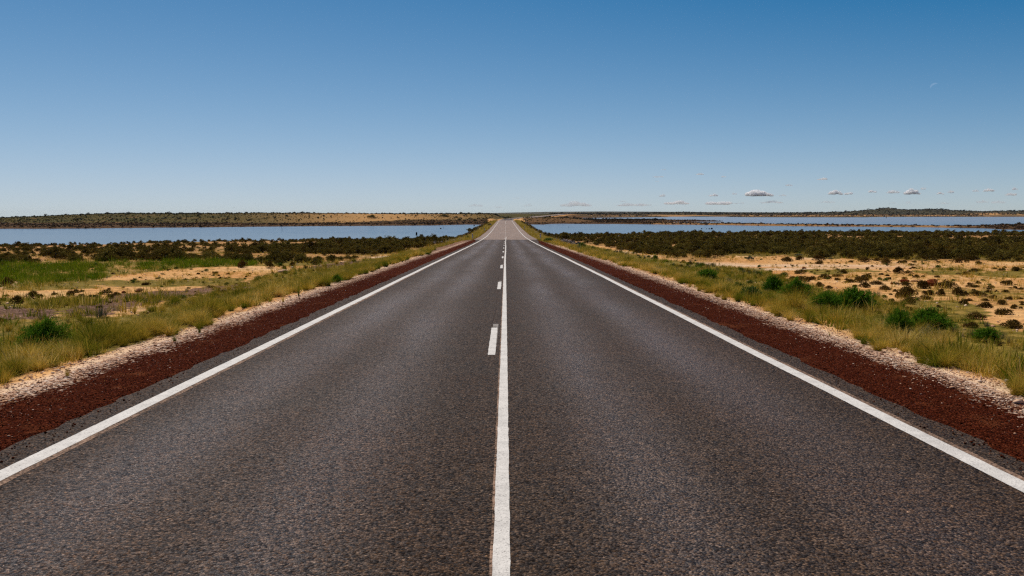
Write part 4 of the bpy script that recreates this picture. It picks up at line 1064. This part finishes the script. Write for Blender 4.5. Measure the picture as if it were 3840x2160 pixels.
# ---- rocks that can be told apart
def rock(px, py, w, h, mat, label, cat='rock', sub=4, group=None, seed=1, rough=.28, cuts=8, dy=.9, name='rock', rz=0.0, smooth=False):
    p = on_ground(px, py)[0]; D = p[1]; W = w / F * D / 2; H = h / F * D
    me = rock_mesh('rock_body', sub, mat, 1, dy, 1, rough, cuts, seed, smooth)
    co = np.array([v.co[:] for v in me.vertices]); ex = np.abs(co[:, 0]).max(); zt = co[:, 2].max()
    o = bpy.data.objects.new(name, me); COL.objects.link(o)
    p = p + np.array([p[0] / D, 1, 0]) * W * .6; p[2] = ground_h(p[0], p[1]) - .02
    o.location = p; o.scale = (W / ex, W / ex, H / zt); o.rotation_euler = (0, 0, rz)
    return tag(o, label, cat, group)
rock(2880 + 1640 * S4, 760 + 842 * S4, 48, 30, M_REDROCK, 'big rust-red boulder with a flat top on the sand right of the road', 'boulder', seed=11, name='boulder')
rock(2880 + 1368 * S4, 760 + 806 * S4, 36, 15, M_REDROCK, 'smaller dark red boulder left of the big rust-red one', 'boulder', seed=5, name='boulder')
rock(2880 + 1245 * S4, 760 + 824 * S4, 11, 11, M_REDROCK, 'small upright red stone to the left of the two red boulders', seed=8, sub=3)
rock(2880 + 1480 * S4, 760 + 800 * S4, 34, 10, M_OCHRE, 'orange crusty rock just left of the big red boulder', seed=9, sub=3)
rock(2880 + 365 * S4, 760 + 665 * S4, 17, 8, M_REDROCK, 'flat dark red rock alone on the far sand right of the road', seed=14, sub=3)
rock(2880 + 1385 * S4 + 5, 1200 + 385 * S4, 22, 14, M_PINKROCK, 'pink rock with a shaded face on the right gravel edge', seed=15, sub=3)
rock(2880 + 2395 * S4, 1200 + 618 * S4, 24, 14, M_WHITEROCK, 'whitish rock at the grass edge, far right', seed=16, sub=3)
rock(2880 + 1860 * S4, 1200 + 450 * S4, 26, 10, M_PINKROCK, 'flat pale rock on the right gravel beside the grass', seed=17, sub=3)
rock(1300 * S4, 1200 + 234 * S4, 20, 17, M_DARKROCK, 'dark round rock beside the white-plumed grass, left gravel edge', seed=18, sub=3)
rock(405 * S4, 1200 + 636 * S4, 16, 10, M_DARKROCK, 'small dark stone on the pale gravel, lower left', seed=19, sub=3)
rock(960 * S4, 1200 + 378 * S4, 14, 6, M_REDROCK, 'small reddish stone on the left gravel near the big tussock', seed=20, sub=3)
rock(1400 * S4, 760 + 902 * S4, 30, 17, M_OCHRE, 'ochre rock on the sand left of the road', seed=21, sub=3)
rock(1245 * S4, 760 + 912 * S4, 18, 11, M_REDROCK, 'small dark-sided rock just left of the ochre rock', seed=22, sub=3)
rock(945 * S4, 760 + 958 * S4, 62, 12, M_DARKROCK, 'long low dark rock ledge on the left sand', 'rock', seed=23, sub=4, dy=.4, rough=.5)
rock(960 + 270 * S4, 760 + 707 * S4, 40, 14, M_PINKROCK, 'smooth pale pink mound of rock at the edge of the left scrub', seed=24, sub=3, cuts=2)
rock(1642, 917, 13, 9, M_WHITEROCK, 'bright white slanted rock beside the road gravel at the left scrub', seed=25, sub=3, rz=.4)
rock(960 + 370 * S4, 760 + 655 * S4, 16, 6, M_WHITEROCK, 'small white stone at the foot of the left scrub', seed=26, sub=2)
rock(1259, 914, 7, 4, M_WHITEROCK, 'tiny white stone in the middle of the left scrub band', seed=27, sub=2)
rock(2336, 892, 5, 5, M_WHITEROCK, 'tiny white stone inside the right scrub band', seed=28, sub=2)
rock(2880 + 1360 * S4, 1200 + 255 * S4, 11, 6, M_WHITEROCK, 'small cream stone at the foot of the white-tufted plant, right', seed=29, sub=2)

# ---- things standing in the lakes
def in_water(px, py, mesh, name, label, cat, scale, group=None, sink=0.0):
    p = at_z(px, py, ZW)
    o = bpy.data.objects.new(name, mesh); COL.objects.link(o); o.location = (p[0], p[1], ZW - sink); o.scale = scale
    return tag(o, label, cat, group)
def post_mesh(name, r, h, mat, taper=.85, seg=10, rings=6, knob=True):
    V = []; Fq = []
    for i in range(rings + 1):
        z = h * i / rings; rr = r * (1 - (1 - taper) * i / rings) * (1 + .06 * math.sin(i * 2.3))
        if knob and i == rings: rr *= .72
        for k_ in range(seg):
            a = 2 * math.pi * k_ / seg; V.append((rr * math.cos(a), rr * math.sin(a), z))
    for i in range(rings):
        for k_ in range(seg): Fq.append((i * seg + k_, i * seg + (k_ + 1) % seg, (i + 1) * seg + (k_ + 1) % seg, (i + 1) * seg + k_))
    b = len(V); V.append((0, 0, h * 1.02))
    Fq += [(rings * seg + k_, rings * seg + (k_ + 1) % seg, b, b) for k_ in range(seg)]
    me = bpy.data.meshes.new(name); me.from_pydata(V, [], [tuple(dict.fromkeys(f)) for f in Fq]); me.materials.append(mat); return me
in_water(1562, 880.5, post_mesh('stump_body', .24, .72, M_WETPOST), 'wooden_stump', 'thick dark stump standing alone in the left lake', 'stump', (1, 1, 1.1), sink=.05)
in_water(1057.5, 864, post_mesh('pole_body', .05, 1.25, M_WETPOST), 'thin_pole', 'thin dark pole standing in the left lake, farthest from the causeway', 'pole', (1, 1, 1), sink=.1)
in_water(1664, 855, post_mesh('pole_body', .045, .9, M_WETPOST), 'thin_pole', 'short thin pole in the left lake behind the stump', 'pole', (1, 1, 1), sink=.1)
in_water(2132, 853, post_mesh('pole_body', .045, .55, M_WETPOST), 'thin_pole', 'short thin pole in the right-hand pool', 'pole', (1, 1, 1), sink=.1)
in_water(3323.5, 817, post_mesh('pole_body', .35, 2.3, M_WETPOST), 'marker_post', 'dark marker post far out in the wide lake on the right', 'post', (1, 1, 1), sink=.1)
WR = [(1653, 857.8, .30, 'dark humped rock in the left lake near the causeway'), (1778, 846.8, .34, 'dark rock in the left lake close to the far bank'), (1786.5, 857.6, .22, 'small dark rock in the water beside the causeway rubble'),
      (2631, 858.2, .26, 'leftmost of the dark rocks breaking the right-hand pool'), (2649, 858.6, .20, 'smallest dark rock in the right-hand pool, second from left'), (2660, 858.6, .26, 'dark rock in the right-hand pool, third from left'), (2669, 858.3, .34, 'longest dark rock in the right-hand pool, last of the row')]
for i, (a, b, r, lab) in enumerate(WR):
    in_water(a, b, rock_mesh('rock_body', 2, M_WETPOST, 1.2, .9, .8, seed=40 + i), 'rock', lab, 'rock', (r, r, r), 'dark rocks in the lakes', sink=.03)

# ---- guide posts at the ends of the causeway
def guide_post(x, y, label):
    w, t_, h = .055, .02, 1.0
    z = ground_h(np.array([x]), np.array([y]))[0]
    V = [(-w, -t_, 0), (w, -t_, 0), (w, t_, 0), (-w, t_, 0), (-w, -t_, h - .06), (w, -t_, h - .06), (w, t_, h - .06), (-w, t_, h - .06), (-w * .6, -t_ * .6, h), (w * .6, -t_ * .6, h), (w * .6, t_ * .6, h), (-w * .6, t_ * .6, h)]
    Fq = [(0, 1, 5, 4), (1, 2, 6, 5), (2, 3, 7, 6), (3, 0, 4, 7), (4, 5, 9, 8), (5, 6, 10, 9), (6, 7, 11, 10), (7, 4, 8, 11), (8, 9, 10, 11)]
    o = link('guide_post', mesh_np('guide_post', V, Fq), M_POST); o.location = (x, y, z - .05); o.scale = (1.5, 1.5, 1)
    r = link('reflector', mesh_np('reflector', [(-.03, -.0235, .80), (.03, -.0235, .80), (.03, -.0235, .90), (-.03, -.0235, .90)], [(0, 1, 2, 3)]), M_REFLECT, o)
    tag(o, label, 'guide post', 'guide posts along the causeway')
guide_post(5.45, 124.5, 'pale guide post at the near right corner of the causeway')
guide_post(-5.15, 124.0, 'brownish guide post at the near left corner of the causeway')
guide_post(5.4, 226, 'pale guide post farther along the right side of the causeway')
guide_post(-5.3, 203, 'pale guide post farther along the left side of the causeway')
guide_post(-5.4, 290, 'tiny guide post far along the left side of the causeway')

p = at_z(1836, 848.5, -5.0)
place('saltbush', SALT[1], (p[0], p[1], ground_h(p[0], p[1]) - .05), 1.75, 1.75, label='round near-black bush on the left slope of the causeway', cat='bush')

# ---- spit of sand with bushes across the right-hand lake
spit = [(2500, 836.5, 10), (2560, 837.5, 14), (2600, 837.5, 16), (2640, 838.5, 12), (2690, 839.8, 10), (2732, 840.3, 16), (2765, 841.2, 14), (2800, 842, 14), (2826, 842.3, 16), (2863, 843, 14), (2890, 843.8, 10), (2932, 843.6, 16), (2962, 844.6, 12), (3005, 844, 10), (3022, 847, 16), (3052, 845, 9), (3080, 846.5, 12), (3095, 847.4, 10),
        (3125, 845.5, 14), (3160, 846, 16), (3186, 845.6, 12), (3198, 845.8, 12), (3220, 846.3, 15), (3234, 846.2, 12), (3262, 846.5, 15), (3280, 846.8, 12), (3312, 847.6, 10), (3365, 847.7, 9), (3384, 851, 8), (3422, 850.6, 14), (3440, 848.6, 10), (3462, 848.4, 10), (3500, 849.6, 14), (3515, 851, 18), (3555, 849.8, 13), (3590, 850, 14), (3630, 850.6, 16), (3670, 851, 14), (3705, 852, 18), (3740, 848, 18), (3775, 846, 18), (3800, 852, 22), (3825, 846, 20)]
for a, b, w in spit:
    p = at_z(a, b, ZW + .12); D = p[1]; W = w / F * D
    lab = 'low dark bush on the narrow spit across the right-hand lake' if a < 3690 else 'dark bush on the wider right end of the spit'
    place('spit_bush', FARB[int(rng.integers(4))], (p[0], p[1], ground_h(p[0], p[1]) - .05), W * 1.15, W * rng.uniform(.5, .75), label=lab, group='bushes on the spit' if a < 3690 else 'bushes on the right end of the spit')

# ---- far banks: uncountable low cover, and the bushes that stand out
x, y = fan_pts(90000, 270, 720, -.95, .95); z = ground_h(x, y); sd = lake_sd(x, y)
px_, py_ = proj(np.stack([x, y, z], -1))
low = ((z < -5.45) | ((px_ < 1880) & (sd < 75))) & (sd > .3) & (y > 285) & (np.abs(x - road_x(y)) > 11)
ok = low & (rng.random(len(x)) < np.clip((fbm(x / 20, y / 12, 73, 3) - .26) * 2.4, 0, 1) * np.where(sd < 25, 1, .75))
g = np.stack([x, y, z - .03], -1)[ok]
scatter('samphire_flats', g, SHORE, rng.lognormal(-.25, .3, len(g)) * 1.1, 'low reddish-brown samphire on the flats round the far lake shores', 'ground cover')
pinkm = np.exp(-((px_ - 1420) / 330) ** 2)
ok = (z >= -5.45) & (y > 400) & (px_ < 2150) & (rng.random(len(x)) < .30 * (1 - .8 * pinkm)) & (np.abs(x - road_x(y)) > 9)
g = np.stack([x, y, z - .03], -1)[ok]
scatter('bank_scrub', g, BANKB + BANKB + FARB[:1], rng.lognormal(-.15, .35, len(g)), 'olive scrub dotted over the far bank left of the road', 'scrub')
x = rng.uniform(-.9, .2, 9000); y = rng.uniform(596, 720, 9000); x = x * y
g = drop(x, y, -.05); ok = np.abs(g[:, 0] - road_x(g[:, 1])) > 14; g = g[ok]
g = g[rng.random(len(g)) < .55]
scatter('crest_scrub', g, FARB, rng.lognormal(.25, .35, len(g)), 'dark scrub along the crest of the far bank', 'scrub')
x = rng.uniform(-.05, .85, 16000); y = rng.uniform(1480, 2120, 16000); x = x * y; g = drop(x, y, -.1)
pp, _ = proj(g); ok = (pp > 2060) & (rng.random(len(pp)) < .15 + .6 * sst(1780, 2000, y))
g = g[ok]
scatter('hill_scrub', g, FARB, rng.lognormal(1.05, .35, len(g)), 'dark scrub and low trees covering the hills beyond the right-hand lake', 'scrub')
x = rng.uniform(-.02, .60, 9000) ; y = rng.uniform(1160, 1500, 9000); x = x * y; g = drop(x, y, -.05); pp, _ = proj(g)
g = g[(pp > 2080) & (rng.random(len(pp)) < .35) & (lake_sd(g[:, 0], g[:, 1]) > 3)]
scatter('shore_scrub', g, SHORE + FARB[:1], rng.lognormal(.45, .4, len(g)), 'low scrub on the sandy far shore of the right-hand lake', 'scrub')

FBK = [(1392, 820.5, 42, 17, 'largest dark round bush on the pink far bank left of the road'), (1665, 814, 42, 12, 'wide dark bush on the far bank close to the road')]
FBK += [(a, b, w, h, 'small dark rounded bush on the far bank beyond the left lake') for a, b, w, h in [(30, 819, 11, 5), (152, 816.5, 10, 5), (237, 813.5, 9, 4), (252, 812.5, 8, 4), (302, 810.5, 12, 5), (371, 807.5, 9, 6), (480, 808, 16, 10), (290, 827, 15, 10), (305, 825, 11, 8), (101, 827, 11, 7), (412, 818, 9, 8), (423, 824, 11, 8), (477, 822, 12, 7),
      (538, 804, 9, 6), (630, 807, 24, 10), (621, 821, 13, 9), (676, 823, 22, 9), (508, 828, 13, 9), (528, 829, 10, 6), (735, 825, 14, 6), (745, 810, 14, 6), (780, 803, 12, 6), (850, 825, 16, 7), (882, 827, 12, 9), (935, 829, 18, 8), (1075, 812, 11, 8), (1030, 818, 15, 7), (1088, 806, 15, 7), (1152, 805, 12, 8), (1160, 814.5, 9, 8), (1193, 819.5, 10, 9), (1213, 813, 13, 8), (1240, 814, 10, 7), (1325, 805, 13, 7), (1362, 805, 7, 4), (1435, 819, 9, 6), (1560, 812, 12, 7), (1620, 811, 11, 6), (1710, 817, 15, 8), (1740, 812, 12, 7), (1730, 822, 10, 6)]]
for i, (a, b, w, h, lab) in enumerate(FBK):
    q = on_ground(a, b)[0]
    if q[1] > 690: q = at_z(a, b + 1.2, 0.0) * 0 + np.array([*(ray(a, b)[:2] / ray(a, b)[1] * 640), 0]); q[2] = ground_h(q[0], q[1])
    D = q[1]; me = FARB[i % 4] if i > 1 else SALT[i]
    zt = max(v.co.z for v in me.vertices)
    place('far_bush', me, (q[0], q[1], q[2] - .1), w / F * D * 1.05, h / F * D / zt, label=lab, group=None if i < 2 else 'dark bushes on the far bank')

# small trees on the skyline of the right-hand hill
def far_tree(px, py, h, label):
    D = 2040.0; r = ray(px, py); x = r[0] / r[1] * D; H = h / F * D; z = ground_h(np.array([x]), np.array([D]))[0]
    e = bpy.data.objects.new('hill_tree', None); COL.objects.link(e); e.location = (x, D, z - .3)
    tag(e, label, 'tree', 'trees on the hill skyline')
    tr = link('trunk', post_mesh('trunk', .05 * H, H * .62, M_STEM, .6, 8, 4), None, e)
    cr = link('crown', FARB[int(rng.integers(4))], None, e); cr.location = (0, 0, H * .42); cr.scale = (H * .85, H * .85, H * .85)
far_tree(3206, 789, 7.5, 'lone small tree on the slope left of the hilltop'); far_tree(3252, 787, 9, 'left one of the pair of trees just below the hilltop'); far_tree(3258, 786, 9, 'right one of the pair of trees just below the hilltop')
far_tree(3038, 797, 6, 'tiny tree on the low skyline left of the hill'); far_tree(3330, 780, 6, 'tree on the highest point of the hill')
# dark bushes by the far road bend
for a, b, w, h, lab in [(1995, 801, 12, 7, 'dark bush on the horizon right of the vanishing road'), (2003, 800.5, 10, 6, 'dark bush beside another on the horizon right of the vanishing road'), (2021, 801, 14, 5, 'low dark bush on the horizon near the road bend'), (2076, 808, 7, 6, 'dark bush at the gap where the far road disappears'), (2275, 806, 12, 7, 'dark bush on the sandy far shore right of the road bend')]:
    D = 800 if a < 2100 else 1250
    r = ray(a, b); x = r[0] / r[1] * D
    place('far_bush', FARB[int(rng.integers(4))], (x, D, ground_h(np.array([x]), np.array([float(D)]))[0] - .1), w / F * D, h / F * D * 1.5, label=lab)

# ---- sky things: clouds (real volumes), the day moon, a bird
def m_cloud(name, dens):
    m, t = new_mat(name)
    P = t.n('ShaderNodeTexCoord').outputs['Object']
    nz = t.ramp(t.noise(P, .016, 4, .6), [(.28, 0.0), (.56, 1.0)])
    v = t.n('ShaderNodeVolumeScatter', {'Color': (1.0, 1.0, 1.0, 1), 'Density': t.math('MULTIPLY', nz, dens), 'Anisotropy': .0}).outputs[0]
    t.out(None, vol=v); return m
CLM = {'d': m_cloud('cloud_dense', .12), 'm': m_cloud('cloud_thin', .06), 'f': m_cloud('cloud_faint', .018)}
CD = 8300.0
def cloud(px, py, w, h, k, label):
    g = np.random.default_rng(int(px * 7 + py)); r = ray(px, py); c = r / r[1] * CD
    W = w / F * CD / 2; H = h / F * CD / 2
    V, Fa = _ico[4]
    nS = int(np.clip(w / 6, 5, 16)); cx = g.uniform(-.75, .75, nS)
    S = [(x_ , g.uniform(-.3, .3), (-.35 + g.uniform(0, .75) * (1 - abs(x_ - g.uniform(-.2, .35)))), g.uniform(.18, .36)) for x_ in cx] + [(x_, 0, g.uniform(-.4, -.15), g.uniform(.14, .26)) for x_ in (-.62, -.35, -.1, .15, .4, .66)]
    d = V; R = np.full(len(V), .16)
    asp = max(W / H * .5, 1)
    for (sx, sy, sz, sr) in S:
        cc = np.array([sx, sy, sz]); b = d @ cc; disc = b * b - (cc @ cc - sr * sr)
        hit = disc > 0
        R = np.where(hit, np.maximum(R, b + np.sqrt(np.maximum(disc, 0))), R)
    R = R * (1 + .22 * (fbm(d[:, 0] * 6 + 11, d[:, 2] * 6 + d[:, 1] * 5 + 3, int(px) % 97, 3) - .5))
    Q = d * R[:, None]; Q[:, 2] = np.where(Q[:, 2] < -.45, -.45 + (Q[:, 2] + .45) * .45, Q[:, 2])
    Q = Q * np.array([W, W * .6, H * 1.5])
    me = mesh_np('cloud_body', Q, Fa, smooth=True); me.materials.append(CLM[k])
    o = link('cloud', me); o.location = c
    tag(o, label, 'cloud', 'small clouds low in the sky')
CL = [(2853, 722, 112, 36, 'd', 'largest white cumulus cloud, heaped up with a tail to its left'), (3132, 722, 66, 24, 'd', 'broad white cloud right of the largest one'), (3182, 723, 38, 18, 'd', 'small white cloud touching the right end of the broad one'), (3272, 716, 38, 16, 'd', 'small cloud left of the long ragged cloud'),
      (3345, 719, 62, 16, 'm', 'long ragged thin cloud between two brighter clouds'), (3423, 719, 68, 28, 'd', 'bright cloud with a knob on its right shoulder'), (3462, 705, 24, 16, 'd', 'small knob of cloud above the bright one'), (3524, 724, 40, 14, 'd', 'low left half of the leaning cloud pair'), (3563, 716, 28, 24, 'd', 'tall right half of the leaning cloud pair'),
      (3660, 714, 26, 12, 'd', 'small cloud beside a wider one near the right edge'), (3705, 712, 46, 17, 'd', 'wide cloud near the right edge, right of a small one'), (3806, 705, 26, 20, 'd', 'upright little cloud at the right edge'), (3792, 728, 58, 14, 'm', 'flat cloud below the upright one at the right edge'),
      (3082, 670, 46, 12, 'd', 'highest bright streak of cloud on the right'), (2959, 694, 30, 10, 'd', 'little white cloud above and right of the largest one'), (2713, 661, 24, 11, 'd', 'tiny bright cloud right of the long thin streak'), (2624, 652, 38, 10, 'd', 'thin bright streak of cloud high over the lake'),
      (2467, 662, 52, 8, 'm', 'pale long streak of cloud, leftmost of the high ones'), (2487, 634, 22, 9, 'm', 'topmost faint wisp of cloud'), (2464, 679, 18, 6, 'm', 'short faint wisp under the leftmost streak'), (2481, 732, 32, 15, 'd', 'small round cloud, leftmost of the low bright ones'), (2674, 731, 44, 14, 'd', 'small flat cloud left of the largest one'),
      (2755, 725, 20, 12, 'd', 'tiny cloud just left of the largest one'), (2936, 732, 38, 10, 'm', 'faint cloud right beneath the largest one'), (2540, 759, 112, 20, 'm', 'long pale cloud bank low over the horizon, left one'), (2696, 759, 104, 22, 'm', 'long pale cloud bank low over the horizon, second one'), (2769, 761, 52, 10, 'f', 'faint end of the second pale cloud bank'),
      (2892, 757, 92, 14, 'f', 'faint cloud bank below the largest cloud'), (3099, 757, 62, 12, 'f', 'faint low cloud below the broad white one'), (3345, 760, 42, 9, 'f', 'faint speck of cloud low above the hill'), (3406, 759, 36, 14, 'f', 'faint puff of cloud low above the right-hand hill'), (3686, 755, 52, 18, 'f', 'faint low cloud near the right edge, left one'), (3742, 757, 62, 16, 'f', 'faint low cloud near the right edge, right one'),
      (3535, 761, 62, 9, 'f', 'faint thin cloud low over the dip right of the hill'), (2380, 766, 130, 18, 'f', 'pale flat cloud bank low over the distant ridge'), (2160, 765, 120, 24, 'f', 'pale ragged cloud bank low over the far road bend'), (1975, 768, 40, 16, 'f', 'small pale puff just right above the road end'), (1935, 742, 32, 7, 'f', 'faint wisp straight above the road end'), (1871, 776, 42, 10, 'f', 'faint puff low just left of the road end'), (1781, 769, 54, 16, 'f', 'faint puff low left of the road end'), (2340, 754, 40, 12, 'f', 'faint puff above the pale flat bank')]
for c_ in CL: cloud(*c_)

SUN_AZ, SUN_EL = math.radians(-27), math.radians(55)
sd_ = Vector((math.sin(SUN_AZ) * math.cos(SUN_EL), math.cos(SUN_AZ) * math.cos(SUN_EL), math.sin(SUN_EL)))
def moon():
    m, t = new_mat('day_moon')
    nrm = t.n('ShaderNodeNewGeometry').outputs['Normal']
    dt = t.n('ShaderNodeVectorMath', {0: nrm, 1: tuple(sd_)}, operation='DOT_PRODUCT').outputs['Value']
    lit = t.math('MULTIPLY', t.ramp(dt, [(.0, 0.0), (.25, 1.0)]), t.ramp(t.noise(t.n('ShaderNodeTexCoord').outputs['Object'], .02, 3), [(.35, .6), (.6, 1.0)]))
    front = t.math('SUBTRACT', 1.0, t.n('ShaderNodeNewGeometry').outputs['Backfacing'])
    lit = t.math('MULTIPLY', lit, front)
    e = t.n('ShaderNodeEmission', {'Color': (1.0, .9, .85, 1), 'Strength': t.math('MULTIPLY', lit, .075)}).outputs[0]  # glow stands in for sunlight on the side turned to the sun
    tr = t.n('ShaderNodeBsdfTransparent').outputs[0]
    t.out(t.n('ShaderNodeAddShader', {0: e, 1: tr}).outputs[0])
    V, Fa = _ico[4]; R = 15 / F * 24000
    me = mesh_np('moon', V * R, Fa, smooth=True)
    o = link('moon', me, m); r = ray(3505, 326); o.location = r / r[1] * 24000
    tag(o, 'pale crescent day moon high on the right in the blue sky', 'moon')
moon()
def bird():
    D = 420.0; r = ray(877.5, 777.5); c = r / r[1] * D
    e = bpy.data.objects.new('bird', None); COL.objects.link(e); e.location = c
    tag(e, 'tiny dark bird flying above the left lake', 'bird')
    V, Fa = _ico[2]
    link('bird_body', mesh_np('bird_body', V * np.array([.09, .26, .10]), Fa, smooth=True), M_BLACK, e)
    for s in (-1, 1):
        W = [(0, .10, .02), (0, -.08, .02), (s * .26, -.06, .16), (s * .26, .10, .16), (s * .48, -.10, .10), (s * .48, 0, .10)]
        W2 = [(a, b, c_ - .02) for a, b, c_ in W]
        Fq = [(0, 1, 2, 3), (3, 2, 4, 5), (6, 9, 8, 7), (9, 11, 10, 8), (0, 3, 9, 6), (3, 5, 11, 9), (5, 4, 10, 11), (4, 2, 8, 10), (2, 1, 7, 8), (1, 0, 6, 7)]
        link('wing', mesh_np('wing', W + W2, Fq), M_BLACK, e)
bird()

# ---- air
def haze(dens=1.8e-5):
    m, t = new_mat('haze')
    v = t.n('ShaderNodeVolumePrincipled', {'Color': (.80, .88, 1.0, 1), 'Density': dens, 'Anisotropy': .2}).outputs[0]
    t.out(None, vol=v)
    x0, x1, y0, y1, z0, z1 = -13500, 13500, -80, 9450, float(GZ.min()) - 1.0, float(GZ.max()) + 8
    V = [(x, y, z) for z in (z0, z1) for y in (y0, y1) for x in (x0, x1)]
    o = link('haze', mesh_np('haze', V, [(0, 2, 3, 1), (4, 5, 7, 6), (0, 1, 5, 4), (2, 6, 7, 3), (0, 4, 6, 2), (1, 3, 7, 5)]), m)
    tag(o, 'thin blue air haze over the plain', 'haze', kind='stuff')
haze()

# ---- light
w = bpy.data.worlds.new("World"); scene.world = w; w.use_nodes = True
nt = w.node_tree; nt.nodes.clear()
sky = nt.nodes.new('ShaderNodeTexSky'); sky.sky_type = 'NISHITA'; sky.sun_disc = False
sky.sun_elevation = SUN_EL; sky.sun_rotation = SUN_AZ
sky.altitude = 2500; sky.air_density = .8; sky.dust_density = .8; sky.ozone_density = 3.0
bg = nt.nodes.new('ShaderNodeBackground'); bg.inputs['Strength'].default_value = .09
ow = nt.nodes.new('ShaderNodeOutputWorld')
# the photograph's colour rendition of the sky: a soft shoulder per channel on the sky's own light
sep = nt.nodes.new('ShaderNodeSeparateColor'); com = nt.nodes.new('ShaderNodeCombineColor'); nt.links.new(sky.outputs[0], sep.inputs[0])
def mth(op, a, b):
    m_ = nt.nodes.new('ShaderNodeMath'); m_.operation = op
    for k_, v_ in ((0, a), (1, b)):
        if isinstance(v_, bpy.types.NodeSocket): nt.links.new(v_, m_.inputs[k_])
        else: m_.inputs[k_].default_value = v_
    return m_.outputs[0]
for ch, (A_, s0, c0) in enumerate(((.625, 1.42, 4.35), (.732, 1.376, 5.21), (.96, 1.346, 7.46))):
    S_ = mth('MULTIPLY', sep.outputs[ch], 1.07)
    sh = mth('SUBTRACT', 1.0, mth('POWER', 2.71828, mth('DIVIDE', mth('SUBTRACT', s0, S_), c0)))
    nt.links.new(mth('MULTIPLY', mth('MAXIMUM', mth('MULTIPLY', sh, A_), mth('MULTIPLY', S_, .02)), 1 / .09), com.inputs[ch])
nt.links.new(com.outputs[0], bg.inputs[0]); nt.links.new(bg.outputs[0], ow.inputs[0])
sl = bpy.data.lights.new('sun', 'SUN'); sl.energy = 4.0; sl.angle = math.radians(.53); sl.color = (1.0, .93, .82)
so = bpy.data.objects.new('sun', sl); COL.objects.link(so); so.rotation_euler = sd_.to_track_quat('Z', 'Y').to_euler(); so.location = (0, 0, 50)

scene.view_settings.view_transform = 'Standard'; scene.view_settings.look = 'None'
scene.view_settings.exposure = 0.0; scene.view_settings.gamma = 1.0
try:
    cy = scene.cycles
    cy.max_bounces = 40; cy.diffuse_bounces = 3; cy.glossy_bounces = 3; cy.transparent_max_bounces = 16; cy.volume_bounces = 40
    cy.use_denoising = False; cy.use_fast_gi = False
    cy.filter_width = 1.3
except Exception as e:
    print(e)
